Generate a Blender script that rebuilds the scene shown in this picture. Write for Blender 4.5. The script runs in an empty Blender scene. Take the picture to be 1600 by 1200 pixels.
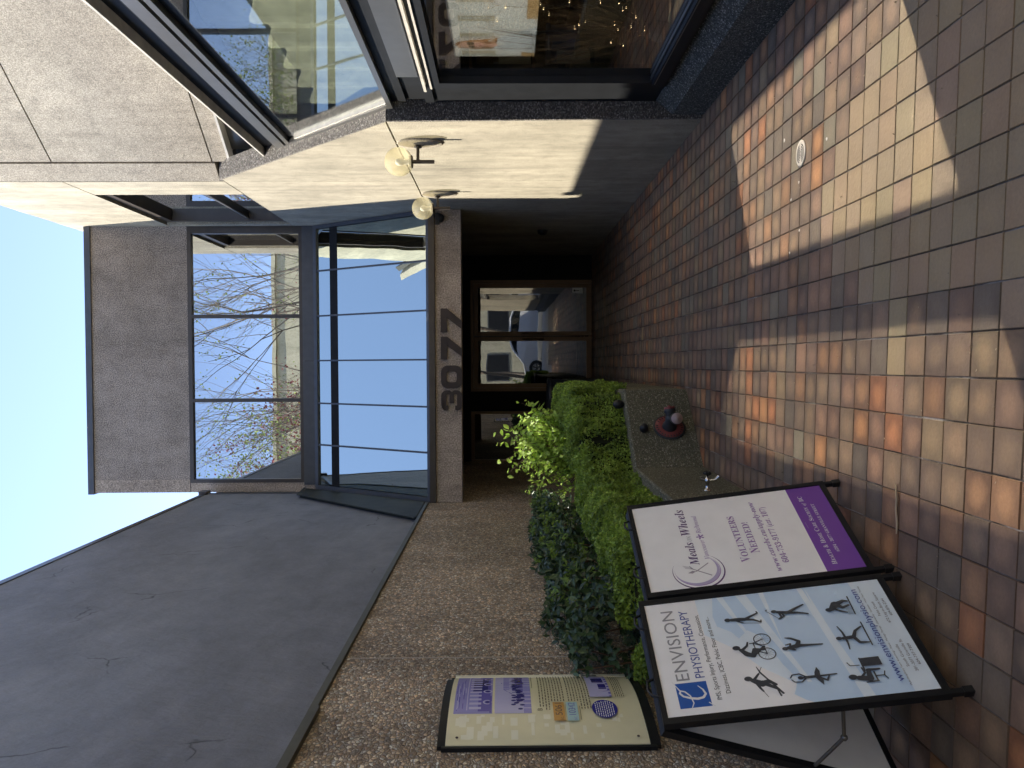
import bpy, bmesh, math, random
import numpy as np
from mathutils import Vector, Matrix
random.seed(7); RNG = np.random.default_rng(7)
S = bpy.context.scene
R = math.radians

# ------------------------------------------------------------------ camera
cam = bpy.data.cameras.new('camera'); cam_o = bpy.data.objects.new('camera', cam)
S.collection.objects.link(cam_o); S.camera = cam_o
cam.lens = 28.8; cam.sensor_width = 36; cam.clip_start = 0.05; cam.clip_end = 600
yaw, pitch, roll = R(1.43), R(.58), R(.3)
fw = Vector((-math.sin(yaw)*math.cos(pitch), math.cos(yaw)*math.cos(pitch), -math.sin(pitch)))
rt = Vector((math.cos(yaw), math.sin(yaw), 0)); up = rt.cross(fw)
r2 = rt*math.cos(roll) - up*math.sin(roll); u2 = up*math.cos(roll) + rt*math.sin(roll)
lx, ly, lz = -u2, r2, -fw            # the photograph was taken with the phone on its side
cam_o.matrix_world = Matrix(((lx.x, ly.x, lz.x, 0), (lx.y, ly.y, lz.y, 0), (lx.z, ly.z, lz.z, 1.6), (0, 0, 0, 1)))

# ------------------------------------------------------------------ sky, sun, exposure
SUN = Vector((.755, -.38, -1.0))
W = bpy.data.worlds.new('World'); S.world = W; W.use_nodes = True
nt = W.node_tree; bg = nt.nodes['Background']
sky = nt.nodes.new('ShaderNodeTexSky'); sky.sky_type = 'NISHITA'; sky.sun_disc = False
sky.sun_elevation = R(49.8); sky.sun_rotation = R(-63.3); sky.air_density = .6; sky.dust_density = 0; sky.ozone_density = 1.2
nt.links.new(sky.outputs[0], bg.inputs[0]); bg.inputs[1].default_value = .13
wm = nt.nodes.new('ShaderNodeMix'); wm.data_type = 'RGBA'; wm.blend_type = 'MULTIPLY'; wm.inputs[0].default_value = 1; wm.inputs[7].default_value = (1.08, .93, .86, 1)
nt.links.new(sky.outputs[0], wm.inputs[6]); nt.links.new(wm.outputs[2], bg.inputs[0])
sl = bpy.data.lights.new('sun', 'SUN'); sl.energy = 2.6; sl.angle = R(.53); sl.color = (1, .93, .80)
so = bpy.data.objects.new('sun', sl); S.collection.objects.link(so); so.location = (-8, 6, 14)
so.rotation_euler = SUN.to_track_quat('-Z', 'Y').to_euler()
S.view_settings.view_transform = 'Standard'; S.view_settings.look = 'None'
S.view_settings.exposure = 2.28; S.view_settings.gamma = 1
cy = S.cycles
cy.use_guiding = True; cy.guiding_training_samples = 128
cy.sample_clamp_indirect = 0; cy.sample_clamp_direct = 0; cy.blur_glossy = 0
cy.caustics_reflective = True; cy.caustics_refractive = True
cy.use_denoising = True; cy.max_bounces = 8; cy.transparent_max_bounces = 16; cy.use_light_tree = False

# ------------------------------------------------------------------ materials
MATS = {}
class N:
    def __init__(s, name):
        s.m = bpy.data.materials.new(name); s.m.use_nodes = True; s.t = s.m.node_tree
        s.b = s.t.nodes['Principled BSDF']; s.o = s.t.nodes['Material Output']; MATS[name] = s.m
        s.tc = None
    def n(s, ty, **kw):
        x = s.t.nodes.new(ty)
        for k, v in kw.items(): setattr(x, k, v)
        return x
    def l(s, a, b): s.t.links.new(a, b)
    def co(s, scale=(1, 1, 1)):
        if s.tc is None: s.tc = s.n('ShaderNodeTexCoord')
        mp = s.n('ShaderNodeMapping'); mp.inputs['Scale'].default_value = scale
        s.l(s.tc.outputs['Object'], mp.inputs[0]); return mp.outputs[0]
    def noise(s, scale, detail=3, rough=.55, stretch=(1, 1, 1)):
        x = s.n('ShaderNodeTexNoise'); x.inputs['Scale'].default_value = scale; x.inputs['Detail'].default_value = detail
        x.inputs['Roughness'].default_value = rough; s.l(s.co(stretch), x.inputs['Vector']); return x.outputs['Fac']
    def ramp(s, fac, stops, interp='LINEAR'):
        r = s.n('ShaderNodeValToRGB'); r.color_ramp.interpolation = interp
        e = r.color_ramp.elements
        while len(e) < len(stops): e.new(.5)
        for k, (p, c) in enumerate(stops):
            e[k].position = p; e[k].color = (c, c, c, 1) if isinstance(c, (int, float)) else (*c, 1)
        s.l(fac, r.inputs[0]); return r.outputs[0]
    def mix(s, f, a, b, mode='MIX'):
        x = s.n('ShaderNodeMix'); x.data_type = 'RGBA'; x.blend_type = mode
        for k, v in ((0, f), (6, a), (7, b)):
            if isinstance(v, (int, float)): x.inputs[k].default_value = v if k == 0 else (v, v, v, 1)
            elif isinstance(v, tuple): x.inputs[k].default_value = (*v, 1)
            else: s.l(v, x.inputs[k])
        return x.outputs[2]
    def bump(s, h, dist, strength=1):
        b = s.n('ShaderNodeBump'); b.inputs['Distance'].default_value = dist; b.inputs['Strength'].default_value = strength
        s.l(h, b.inputs['Height']); s.l(b.outputs[0], s.b.inputs['Normal']); return b
    def done(s, col=None, rough=.8, metal=0, spec=.4):
        if col is not None:
            if isinstance(col, tuple): s.b.inputs[0].default_value = (*col, 1)
            else: s.l(col, s.b.inputs[0])
        s.b.inputs['Roughness'].default_value = rough; s.b.inputs['Metallic'].default_value = metal
        s.b.inputs['Specular IOR Level'].default_value = spec
        return s.m

def plain(name, col, rough=.6, metal=0, spec=.4, var=.18, scale=9):
    n = N(name); f = n.noise(scale, 4)
    c = n.ramp(f, [(.3, tuple(x*(1-var) for x in col)), (.7, tuple(min(1, x*(1+var)) for x in col))])
    return n.done(c, rough, metal, spec)

def concrete(name, a, b, streak=.5, speck=0, rough=.9, bump=.001, sscale=120):
    n = N(name)
    big = n.noise(1.1, 5, .6); st = n.noise(3.0, 5, .65, (1, 1, .22)); fine = n.noise(sscale, 2, .7)
    c = n.mix(n.ramp(big, [(.35, 0.), (.7, 1.)]), a, b)
    dirt = n.ramp(st, [(.38, .70), (.62, 1.0)])
    c = n.mix(streak, c, dirt, 'MULTIPLY')
    c = n.mix(.7, c, n.ramp(n.noise(6.5, 7, .72, (1, 1.3, 1)), [(.34, .72), (.50, 1.0), (.68, 1.14)]), 'MULTIPLY')
    c = n.mix(.6, c, n.ramp(n.noise(1.6, 6, .75, (1, 3.5, .18)), [(.36, .70), (.50, 1.0)]), 'MULTIPLY')
    if speck: c = n.mix(speck, c, n.ramp(fine, [(.36, .25), (.52, 1.), (.66, 1.75)]), 'MULTIPLY')
    n.bump(n.mix(.35, fine, n.noise(14, 4)), bump)
    return n.done(c, rough)

def pebbles(name, cols, scale, bd, grout=(.09, .075, .06), dark=0.):
    n = N(name)
    # warp the cells so that the stones are irregular
    warp = n.n('ShaderNodeTexNoise'); warp.inputs['Scale'].default_value = scale*.8; n.l(n.co(), warp.inputs['Vector'])
    va = n.n('ShaderNodeVectorMath', operation='MULTIPLY_ADD'); n.l(warp.outputs['Color'], va.inputs[0])
    va.inputs[1].default_value = (.6/scale,)*3; n.l(n.co((1, 1, 1.45)), va.inputs[2])
    v = n.n('ShaderNodeTexVoronoi'); v.inputs['Scale'].default_value = scale; n.l(va.outputs[0], v.inputs['Vector'])
    e = n.n('ShaderNodeTexVoronoi', feature='DISTANCE_TO_EDGE'); e.inputs['Scale'].default_value = scale; n.l(va.outputs[0], e.inputs['Vector'])
    sep = n.n('ShaderNodeSeparateColor'); n.l(v.outputs['Color'], sep.inputs[0])
    k = len(cols); c = n.ramp(sep.outputs[0], [(i/k, cols[i]) for i in range(k)], 'CONSTANT')
    c = n.mix(n.ramp(sep.outputs[1], [(0, .75), (1, 1.2)]), grout, c, 'MIX') if False else n.mix(1., c, n.ramp(sep.outputs[1], [(0, .55), (1, 1.3)]), 'MULTIPLY')
    c = n.mix(n.ramp(e.outputs['Distance'], [(.03, 0.), (.13, 1.)]), grout, c)
    if dark: c = n.mix(dark, c, n.ramp(n.noise(1.3, 4, .6, (1, 1, .6)), [(.42, .45), (.58, 1.)]), 'MULTIPLY')
    n.bump(n.ramp(e.outputs['Distance'], [(0, 0.), (.3, 1.)]), bd)
    return n.done(c, .75)

def glass(name, tint, base, k=1.0, wob=.0, ws=1.0, gcol=(1, 1, 1), gr=0.0):
    n = N(name); n.t.nodes.remove(n.b)
    fr = n.n('ShaderNodeFresnel'); ge = n.n('ShaderNodeNewGeometry')   # same reflectance from either side of the pane
    io = n.n('ShaderNodeMath', operation='MULTIPLY_ADD'); n.l(ge.outputs['Backfacing'], io.inputs[0]); io.inputs[1].default_value = 1/1.5-1.5; io.inputs[2].default_value = 1.5; n.l(io.outputs[0], fr.inputs[0])
    ma = n.n('ShaderNodeMath', operation='MULTIPLY_ADD', use_clamp=True); n.l(fr.outputs[0], ma.inputs[0]); ma.inputs[1].default_value = k; ma.inputs[2].default_value = base
    tr = n.n('ShaderNodeBsdfTransparent'); tr.inputs[0].default_value = (*tint, 1)
    gl = n.n('ShaderNodeBsdfGlossy'); gl.inputs['Roughness'].default_value = gr; gl.inputs[0].default_value = (*gcol, 1)
    if wob:
        bp = n.n('ShaderNodeBump'); bp.inputs['Distance'].default_value = wob; n.l(n.noise(ws, 1.5, .4), bp.inputs['Height'])
        n.l(bp.outputs[0], gl.inputs['Normal'])
    mx = n.n('ShaderNodeMixShader'); n.l(ma.outputs[0], mx.inputs[0]); n.l(tr.outputs[0], mx.inputs[1]); n.l(gl.outputs[0], mx.inputs[2])
    n.l(mx.outputs[0], n.o.inputs[0]); return n.m

M = {}
M['wing'] = concrete('board_marked_concrete', (.335, .30, .225), (.45, .40, .305), .8, .55, bump=.0012)
M['rough'] = concrete('bush_hammered_concrete', (.30, .25, .205), (.42, .35, .29), .3, .9, bump=.003, sscale=75)
M['angled'] = concrete('fine_aggregate_concrete', (.37, .32, .25), (.45, .395, .31), .25, .5, bump=.0022, sscale=85)
M['beam'] = concrete('beam_concrete', (.40, .32, .25), (.54, .44, .345), .5, .6, bump=.002, sscale=60)
M['edge'] = pebbles('exposed_edge_aggregate', [(.16, .14, .12), (.30, .27, .23), (.20, .18, .15), (.40, .37, .33), (.12, .11, .10)], 75, .004, (.07, .06, .05))
M['plinth'] = pebbles('dark_aggregate', [(.075, .08, .07), (.17, .175, .16), (.10, .105, .09), (.30, .30, .28), (.055, .06, .05), (.12, .125, .11)], 85, .004, (.035, .038, .032))
M['planter'] = pebbles('mossy_aggregate', [(.18, .165, .105), (.24, .22, .15), (.15, .15, .095), (.44, .41, .32), (.17, .18, .11), (.22, .20, .145)], 95, .003, (.11, .105, .065), .35)
M['pebble'] = pebbles('pebble_dash', [(.80, .60, .39), (.56, .40, .26), (.88, .74, .54), (.66, .53, .39), (.40, .29, .20), (.90, .84, .70), (.74, .56, .37), (.52, .44, .35)], 38, .008, (.28, .215, .15), .55)
M['pale_grout'] = plain('pale_mortar', (.60, .57, .52), .8)
M['joint'] = plain('joint_mortar', (.50, .44, .37), .9)
M['dark'] = plain('dark_void', (.012, .012, .012), .9)
M['black_metal'] = plain('black_anodised_metal', (.012, .013, .015), .5, 0, .25)
M['grey_metal'] = plain('grey_anodised_metal', (.19, .185, .175), .33, .75, .5, .06)
M['flash_light'] = plain('pale_flashing', (.50, .47, .41), .5, .2)
M['bronze'] = plain('bronze_anodised_metal', (.075, .062, .052), .38, .3, .5, .1)
M['slate_metal'] = plain('slate_painted_metal', (.085, .088, .095), .4, .2, .5, .1)
M['olive'] = plain('olive_painted_flashing', (.070, .066, .045), .5, 0, .4, .25, 4)
M['dark_olive'] = plain('dark_olive_metal', (.034, .036, .028), .6, 0, .2, .3, 6)
M['door_frame'] = plain('brown_anodised_frame', (.13, .075, .038), .4, .3, .5, .1)
M['brass'] = plain('worn_bronze_handle', (.20, .13, .07), .35, .8)
M['chrome'] = plain('chrome', (.62, .62, .62), .16, 1)
M['black_plastic'] = plain('black_plastic', (.012, .012, .013), .45)
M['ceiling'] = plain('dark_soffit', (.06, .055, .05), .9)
M['white'] = plain('white_paint', (.72, .72, .71), .6, 0, .4, .05)
M['digit'] = plain('dark_brown_metal', (.052, .037, .031), .5, .2)
M['asphalt'] = concrete('asphalt', (.10, .10, .095), (.13, .13, .12), .2, .4)
M['pavement'] = concrete('pavement_concrete', (.40, .38, .34), (.48, .46, .41), .2, .3)
M['far_wall'] = concrete('cream_render', (.40, .37, .26), (.46, .42, .31), .15)
M['soil'] = concrete('planter_soil', (.02, .015, .01), (.035, .025, .018), .3, .5)
M['bark'] = concrete('bark', (.16, .13, .10), (.22, .18, .14), .3)
M['glass_upper'] = glass('upper_window_glass', (.25, .27, .26), .48, 1.2, .0006, 1.6, (.92, .97, 1))
M['glass_slope'] = glass('sloped_glass', (.12, .13, .14), .72, 1.2, .0030, 1.3, (.88, .98, .90))
M['glass_side'] = glass('side_window_glass', (.3, .3, .3), .60, 1.2, .0004, 1.2, (.95, .98, 1))
M['glass_shop'] = glass('shop_window_glass', (.97, .98, .96), .30, 1.2, .0004, 1.2)
M['glass_trans'] = glass('shop_upper_glass', (.93, .94, .90), .14, 1.0, .0004, 1.5)
M['glass_door'] = glass('door_glass', (.45, .46, .44), .15, 1.2, .0010, 1.4)
M['globe'] = glass('amber_globe_glass', (.97, .95, .84), .05, .9, 0, 1, (1, .97, .8), .02)
_t = M['globe'].node_tree; _o = _t.nodes['Material Output']; _s = _o.inputs[0].links[0].from_socket
_tl = _t.nodes.new('ShaderNodeBsdfTranslucent'); _tl.inputs[0].default_value = (.95, .88, .66, 1); _mx = _t.nodes.new('ShaderNodeMixShader'); _mx.inputs[0].default_value = .20
_t.links.new(_s, _mx.inputs[1]); _t.links.new(_tl.outputs[0], _mx.inputs[2]); _t.links.new(_mx.outputs[0], _o.inputs[0])
n = N('grey_stucco')
c = n.mix(n.ramp(n.noise(.8, 5, .6, (1, .5, 1.6)), [(.35, 0.), (.68, 1.)]), (.160, .162, .176), (.215, .218, .235))
c = n.mix(.55, c, n.ramp(n.noise(3, 6, .65, (1, .8, 1.5)), [(.36, .74), (.66, 1.14)]), 'MULTIPLY')
c = n.mix(.25, c, n.ramp(n.noise(2.2, 6, .7, (1, 1.6, .35)), [(.36, .78), (.50, 1.0), (.70, 1.12)]), 'MULTIPLY')
c = n.mix(n.ramp(n.noise(17, 5, .7, (1, 1.4, .7)), [(.60, 0.), (.72, .35)]), c, (.24, .245, .26))
cv = n.n('ShaderNodeTexVoronoi', feature='DISTANCE_TO_EDGE'); cv.inputs['Scale'].default_value = .75
wn = n.n('ShaderNodeTexNoise'); wn.inputs['Scale'].default_value = 6; n.l(n.co(), wn.inputs['Vector'])
va = n.n('ShaderNodeVectorMath', operation='MULTIPLY_ADD'); n.l(wn.outputs['Color'], va.inputs[0]); va.inputs[1].default_value = (.16,)*3; n.l(n.co(), va.inputs[2]); n.l(va.outputs[0], cv.inputs['Vector'])
crack = n.ramp(cv.outputs['Distance'], [(.0015, 1.), (.005, 0.)])
gate = n.ramp(n.noise(1.7, 2), [(.56, 0.), (.60, 1.)])
c = n.mix(n.mix(1., crack, gate, 'MULTIPLY'), c, (.04, .04, .045))
n.bump(n.noise(7, 6, .65, (1, 1.6, .7)), .03)
M['stucco'] = n.done(c, .62, 0, .35)

# tiles: colour held by each tile, flashed lighter towards its middle
n = N('quarry_tile')
at = n.n('ShaderNodeVertexColor'); at.layer_name = 'Col'
uv = n.n('ShaderNodeUVMap'); uv.uv_map = 'UV'
sub = n.n('ShaderNodeVectorMath', operation='SUBTRACT'); n.l(uv.outputs[0], sub.inputs[0]); sub.inputs[1].default_value = (.5, .5, 0)
ln = n.n('ShaderNodeVectorMath', operation='LENGTH'); n.l(sub.outputs[0], ln.inputs[0])
wb = n.noise(9, 3); ad = n.n('ShaderNodeMath', operation='MULTIPLY_ADD'); n.l(wb, ad.inputs[0]); ad.inputs[1].default_value = .45; n.l(ln.outputs['Value'], ad.inputs[2])
f = n.ramp(ad.outputs[0], [(.38, 0.), (.68, 1.)])
rim = n.mix(1., at.outputs['Color'], (.42, .42, .46), 'MULTIPLY')
g2 = n.n('ShaderNodeMath', operation='MULTIPLY'); n.l(f, g2.inputs[0]); n.l(at.outputs['Alpha'], g2.inputs[1])
c = n.mix(g2.outputs[0], at.outputs['Color'], rim)
c = n.mix(.55, c, n.ramp(n.noise(70, 3, .7), [(.3, .78), (.7, 1.15)]), 'MULTIPLY')
c = n.mix(.6, c, n.ramp(n.noise(1.4, 5, .6), [(.35, .80), (.65, 1.08)]), 'MULTIPLY')
n.bump(n.noise(55, 3), .0012)
n.l(n.ramp(n.noise(6, 3), [(.3, .45), (.7, .68)]), n.b.inputs['Roughness'])
r_ = n.b.inputs['Roughness'].links[0]
M['tile'] = n.done(c, .5, 0, .45)
n = N('grout')
c = n.mix(n.ramp(n.noise(2.2, 4, .6), [(.50, 0.), (.66, 1.)]), (.045, .037, .032), (.30, .28, .26))
c = n.mix(.5, c, n.ramp(n.noise(60, 2), [(.3, .5), (.7, 1.3)]), 'MULTIPLY')
M['grout'] = n.done(c, .95)

def leafmat(name, a, b, trans=.35, rough=.45):
    n = N(name); at = n.n('ShaderNodeVertexColor'); at.layer_name = 'Col'
    sp = n.n('ShaderNodeSeparateColor'); n.l(at.outputs[0], sp.inputs[0])
    c = n.mix(sp.outputs[0], a, b); n.done(c, rough, 0, .4)
    tl = n.n('ShaderNodeBsdfTranslucent'); n.l(c, tl.inputs[0]); mx = n.n('ShaderNodeMixShader'); mx.inputs[0].default_value = trans
    n.l(n.b.outputs[0], mx.inputs[1]); n.l(tl.outputs[0], mx.inputs[2]); n.l(mx.outputs[0], n.o.inputs[0]); return n.m
M['leaf_box'] = leafmat('boxwood_leaf', (.06, .11, .02), (.44, .60, .10))
M['leaf_dark'] = leafmat('dark_laurel_leaf', (.026, .048, .022), (.085, .14, .055), .15, .3)
M['leaf_new'] = leafmat('dark_shrub_new_leaf', (.12, .20, .035), (.26, .38, .07), .3)
M['leaf_light'] = leafmat('light_shrub_leaf', (.26, .40, .06), (.54, .70, .13), .4)
M['leaf_tree'] = leafmat('spring_leaf', (.16, .22, .05), (.36, .42, .12), .4)
M['leaf_red'] = leafmat('red_maple_leaf', (.14, .02, .03), (.28, .06, .06), .4)
M['core'] = plain('inner_twigs', (.025, .030, .012), .95)
M['stem'] = plain('woody_stem', (.10, .055, .035), .8)

# ------------------------------------------------------------------ builders
class MB:
    def __init__(s): s.v, s.f, s.mi, s.sm = [], [], [], []
    def add(s, vs, fs, mi=0, sm=False):
        o = len(s.v); s.v += [tuple(p) for p in vs]
        for f in fs: s.f.append(tuple(i+o for i in f)); s.mi.append(mi); s.sm.append(sm)
        return s
    def box(s, x0, x1, y0, y1, z0, z1, mi=0, bev=0):
        if bev:
            b = bev
            bm = bmesh.new(); bmesh.ops.create_cube(bm, size=1)
            for v in bm.verts: v.co = Vector((x0+(v.co.x+.5)*(x1-x0), y0+(v.co.y+.5)*(y1-y0), z0+(v.co.z+.5)*(z1-z0)))
            bmesh.ops.bevel(bm, geom=bm.edges[:], offset=b, segments=2, affect='EDGES', profile=.7)
            bm.verts.ensure_lookup_table(); s.add([v.co[:] for v in bm.verts], [[v.index for v in f.verts] for f in bm.faces], mi); bm.free(); return s
        v = [(x, y, z) for x in (x0, x1) for y in (y0, y1) for z in (z0, z1)]
        return s.add(v, [(0, 1, 3, 2), (4, 6, 7, 5), (0, 4, 5, 1), (2, 3, 7, 6), (0, 2, 6, 4), (1, 5, 7, 3)], mi)
    def prism(s, pts, d, mi=0):
        """polygon (3d points) pushed along d"""
        n_ = len(pts); d = Vector(d); a = [Vector(p) for p in pts]; b = [p+d for p in a]
        return s.add(a+b, [tuple(range(n_))[::-1], tuple(range(n_, 2*n_))]+[(i, (i+1) % n_, n_+(i+1) % n_, n_+i) for i in range(n_)], mi)
    def prismX(s, yz, x0, x1, mi=0): return s.prism([(x0, y, z) for y, z in yz], (x1-x0, 0, 0), mi)
    def prismZ(s, xy, z0, z1, mi=0): return s.prism([(x, y, z0) for x, y in xy], (0, 0, z1-z0), mi)
    def tube(s, p, r, seg=10, mi=0, caps=True, sm=True):
        p = [Vector(q) for q in p]; r = [r]*len(p) if isinstance(r, (int, float)) else r
        rings = []; prev = None
        for i, q in enumerate(p):
            t = (p[min(i+1, len(p)-1)]-p[max(i-1, 0)]).normalized()
            a = prev if prev is not None else (Vector((0, 0, 1)) if abs(t.z) < .9 else Vector((1, 0, 0)))
            a = (a-t*a.dot(t)).normalized(); b = t.cross(a); prev = a
            rings.append([q+(a*math.cos(2*math.pi*k/seg)+b*math.sin(2*math.pi*k/seg))*r[i] for k in range(seg)])
        vs = [v for g in rings for v in g]; fs = []
        for i in range(len(p)-1):
            for k in range(seg): fs.append((i*seg+k, i*seg+(k+1) % seg, (i+1)*seg+(k+1) % seg, (i+1)*seg+k))
        s.add(vs, fs, mi, sm)
        if caps:
            s.add(rings[0], [tuple(range(seg))[::-1]], mi); s.add(rings[-1], [tuple(range(seg))], mi)
        return s
    def lathe(s, c, axis, prof, seg=24, mi=0, sm=True):
        """prof: (radius, distance along axis)"""
        c = Vector(c); t = Vector(axis).normalized(); a = Vector((0, 0, 1)) if abs(t.z) < .9 else Vector((1, 0, 0))
        a = (a-t*a.dot(t)).normalized(); b = t.cross(a)
        vs = [c+t*h+(a*math.cos(2*math.pi*k/seg)+b*math.sin(2*math.pi*k/seg))*max(r, 1e-4) for r, h in prof for k in range(seg)]
        fs = [(i*seg+k, i*seg+(k+1) % seg, (i+1)*seg+(k+1) % seg, (i+1)*seg+k) for i in range(len(prof)-1) for k in range(seg)]
        return s.add(vs, fs, mi, sm)
    def ball(s, c, r, seg=20, mi=0, sc=(1, 1, 1)):
        c = Vector(c); vs = []; fs = []; k = seg//2
        for i in range(k+1):
            th = math.pi*i/k
            for j in range(seg):
                ph = 2*math.pi*j/seg
                vs.append(c+Vector((math.sin(th)*math.cos(ph)*sc[0], math.sin(th)*math.sin(ph)*sc[1], math.cos(th)*sc[2]))*r)
        for i in range(k):
            for j in range(seg): fs.append((i*seg+j, (i+1)*seg+j, (i+1)*seg+(j+1) % seg, i*seg+(j+1) % seg))
        return s.add(vs, fs, mi, True)
    def build(s, name, mats, parent=None, root=None):
        me = bpy.data.meshes.new(name); vs = s.v
        if root is not None:
            inv = root.matrix_basis.inverted(); vs = [tuple(inv @ Vector(p)) for p in vs]
        me.from_pydata(vs, [], s.f)
        for m in (mats if isinstance(mats, (list, tuple)) else [mats]): me.materials.append(M[m] if isinstance(m, str) else m)
        me.polygons.foreach_set('material_index', s.mi); me.polygons.foreach_set('use_smooth', s.sm)
        bm = bmesh.new(); bm.from_mesh(me); bmesh.ops.recalc_face_normals(bm, faces=bm.faces[:]) if not getattr(s, 'keep', False) else None
        bm.to_mesh(me); bm.free(); me.update()
        o = bpy.data.objects.new(name, me); S.collection.objects.link(o)
        if parent is not None: o.parent = parent
        return o

def tag(o, label, cat, group=None):
    o['label'] = label; o['category'] = cat
    if group: o['group'] = group
    return o
def thing(name, label, cat, loc=(0, 0, 0), group=None):
    o = bpy.data.objects.new(name, None); S.collection.objects.link(o); o.location = loc; o.empty_display_size = .2
    o.matrix_basis = Matrix.Translation(loc); return tag(o, label, cat, group)
def structure(name, mb, mats):
    o = mb.build(name, mats); o['kind'] = 'structure'; return o
def copy_tree(o, parent=None):
    c = o.copy(); S.collection.objects.link(c); c.parent = parent
    for ch in [x for x in bpy.data.objects if x.parent == o]: copy_tree(ch, c)
    return c

def leaves(name, mat, C, L, width=.5, parent=None, root=None, nrm=None, flat=.6, fold=.15, droop=0, col=None):
    """one small folded leaf blade per centre"""
    C = np.asarray(C, float); n_ = len(C); L = np.broadcast_to(np.asarray(L, float), (n_,))
    d = RNG.normal(size=(n_, 3)); d[:, 2] -= droop
    if nrm is not None: d = d*(1-flat)+np.asarray(nrm)*flat*1.5 if False else d
    d /= np.linalg.norm(d, axis=1)[:, None]
    up_ = RNG.normal(size=(n_, 3))
    if nrm is not None: up_ = up_*(1-flat)+np.asarray(nrm)*flat*2
    s_ = np.cross(d, up_); s_ /= np.linalg.norm(s_, axis=1)[:, None]; u_ = np.cross(s_, d)
    Lc = L[:, None]; w = Lc*width*.5
    base = C-d*Lc*.5; tip = C+d*Lc*.5; m1 = C-d*Lc*.08
    P = np.stack([base, m1+s_*w+u_*Lc*fold, C+d*Lc*.22+s_*w*.72+u_*Lc*fold*.7, tip, C+d*Lc*.22-s_*w*.72+u_*Lc*fold*.7, m1-s_*w+u_*Lc*fold], 1)
    V = P.reshape(-1, 3)
    if root is not None: V = V-np.array(root.location)
    idx = np.arange(n_)[:, None]*6
    F = np.concatenate([idx+np.array([0, 1, 2, 3]), idx+np.array([0, 3, 4, 5])], 1).reshape(-1, 4)
    me = bpy.data.meshes.new(name); me.vertices.add(len(V)); me.vertices.foreach_set('co', V.ravel())
    me.loops.add(F.size); me.loops.foreach_set('vertex_index', F.ravel().astype(np.int32))
    me.polygons.add(len(F)); me.polygons.foreach_set('loop_start', np.arange(0, F.size, 4, dtype=np.int32)); me.polygons.foreach_set('loop_total', np.full(len(F), 4, np.int32))
    me.update(calc_edges=True)
    ca = me.color_attributes.new('Col', 'FLOAT_COLOR', 'POINT')
    k = RNG.random(n_) if col is None else np.asarray(col); kk = np.repeat(k, 6)
    ca.data.foreach_set('color', np.stack([kk, kk, kk, np.ones_like(kk)], 1).ravel())
    me.materials.append(M[mat]); o = bpy.data.objects.new(name, me); S.collection.objects.link(o)
    if parent is not None: o.parent = parent
    return o

# ---- lettering and flat print on a surface
def text2d(s):
    c = bpy.data.curves.new('lettering', 'FONT'); c.body = s; c.size = 1; c.resolution_u = 3
    o = bpy.data.objects.new('lettering', c); S.collection.objects.link(o)
    dg = bpy.context.evaluated_depsgraph_get(); m = bpy.data.meshes.new_from_object(o.evaluated_get(dg))
    V = [(v.co.x, v.co.y) for v in m.vertices]; F = [tuple(p.vertices) for p in m.polygons]
    bpy.data.objects.remove(o); bpy.data.curves.remove(c); bpy.data.meshes.remove(m); return V, F
def mathf(s, kind):
    base = {'bold': (0x1D400, 0x1D41A, 0x1D7CE), 'italic': (0x1D434, 0x1D44E, None), 'bi': (0x1D468, 0x1D482, 0x1D7CE), 'script': (0x1D4D0, 0x1D4EA, 0x1D7CE)}[kind]
    out = ''
    for ch in s:
        if 'A' <= ch <= 'Z': out += chr(base[0]+ord(ch)-65)
        elif 'a' <= ch <= 'z': out += 'ℎ' if (kind == 'italic' and ch == 'h') else chr(base[1]+ord(ch)-97)
        elif ch.isdigit() and base[2]: out += chr(base[2]+ord(ch)-48)
        else: out += ch
    return out
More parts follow.
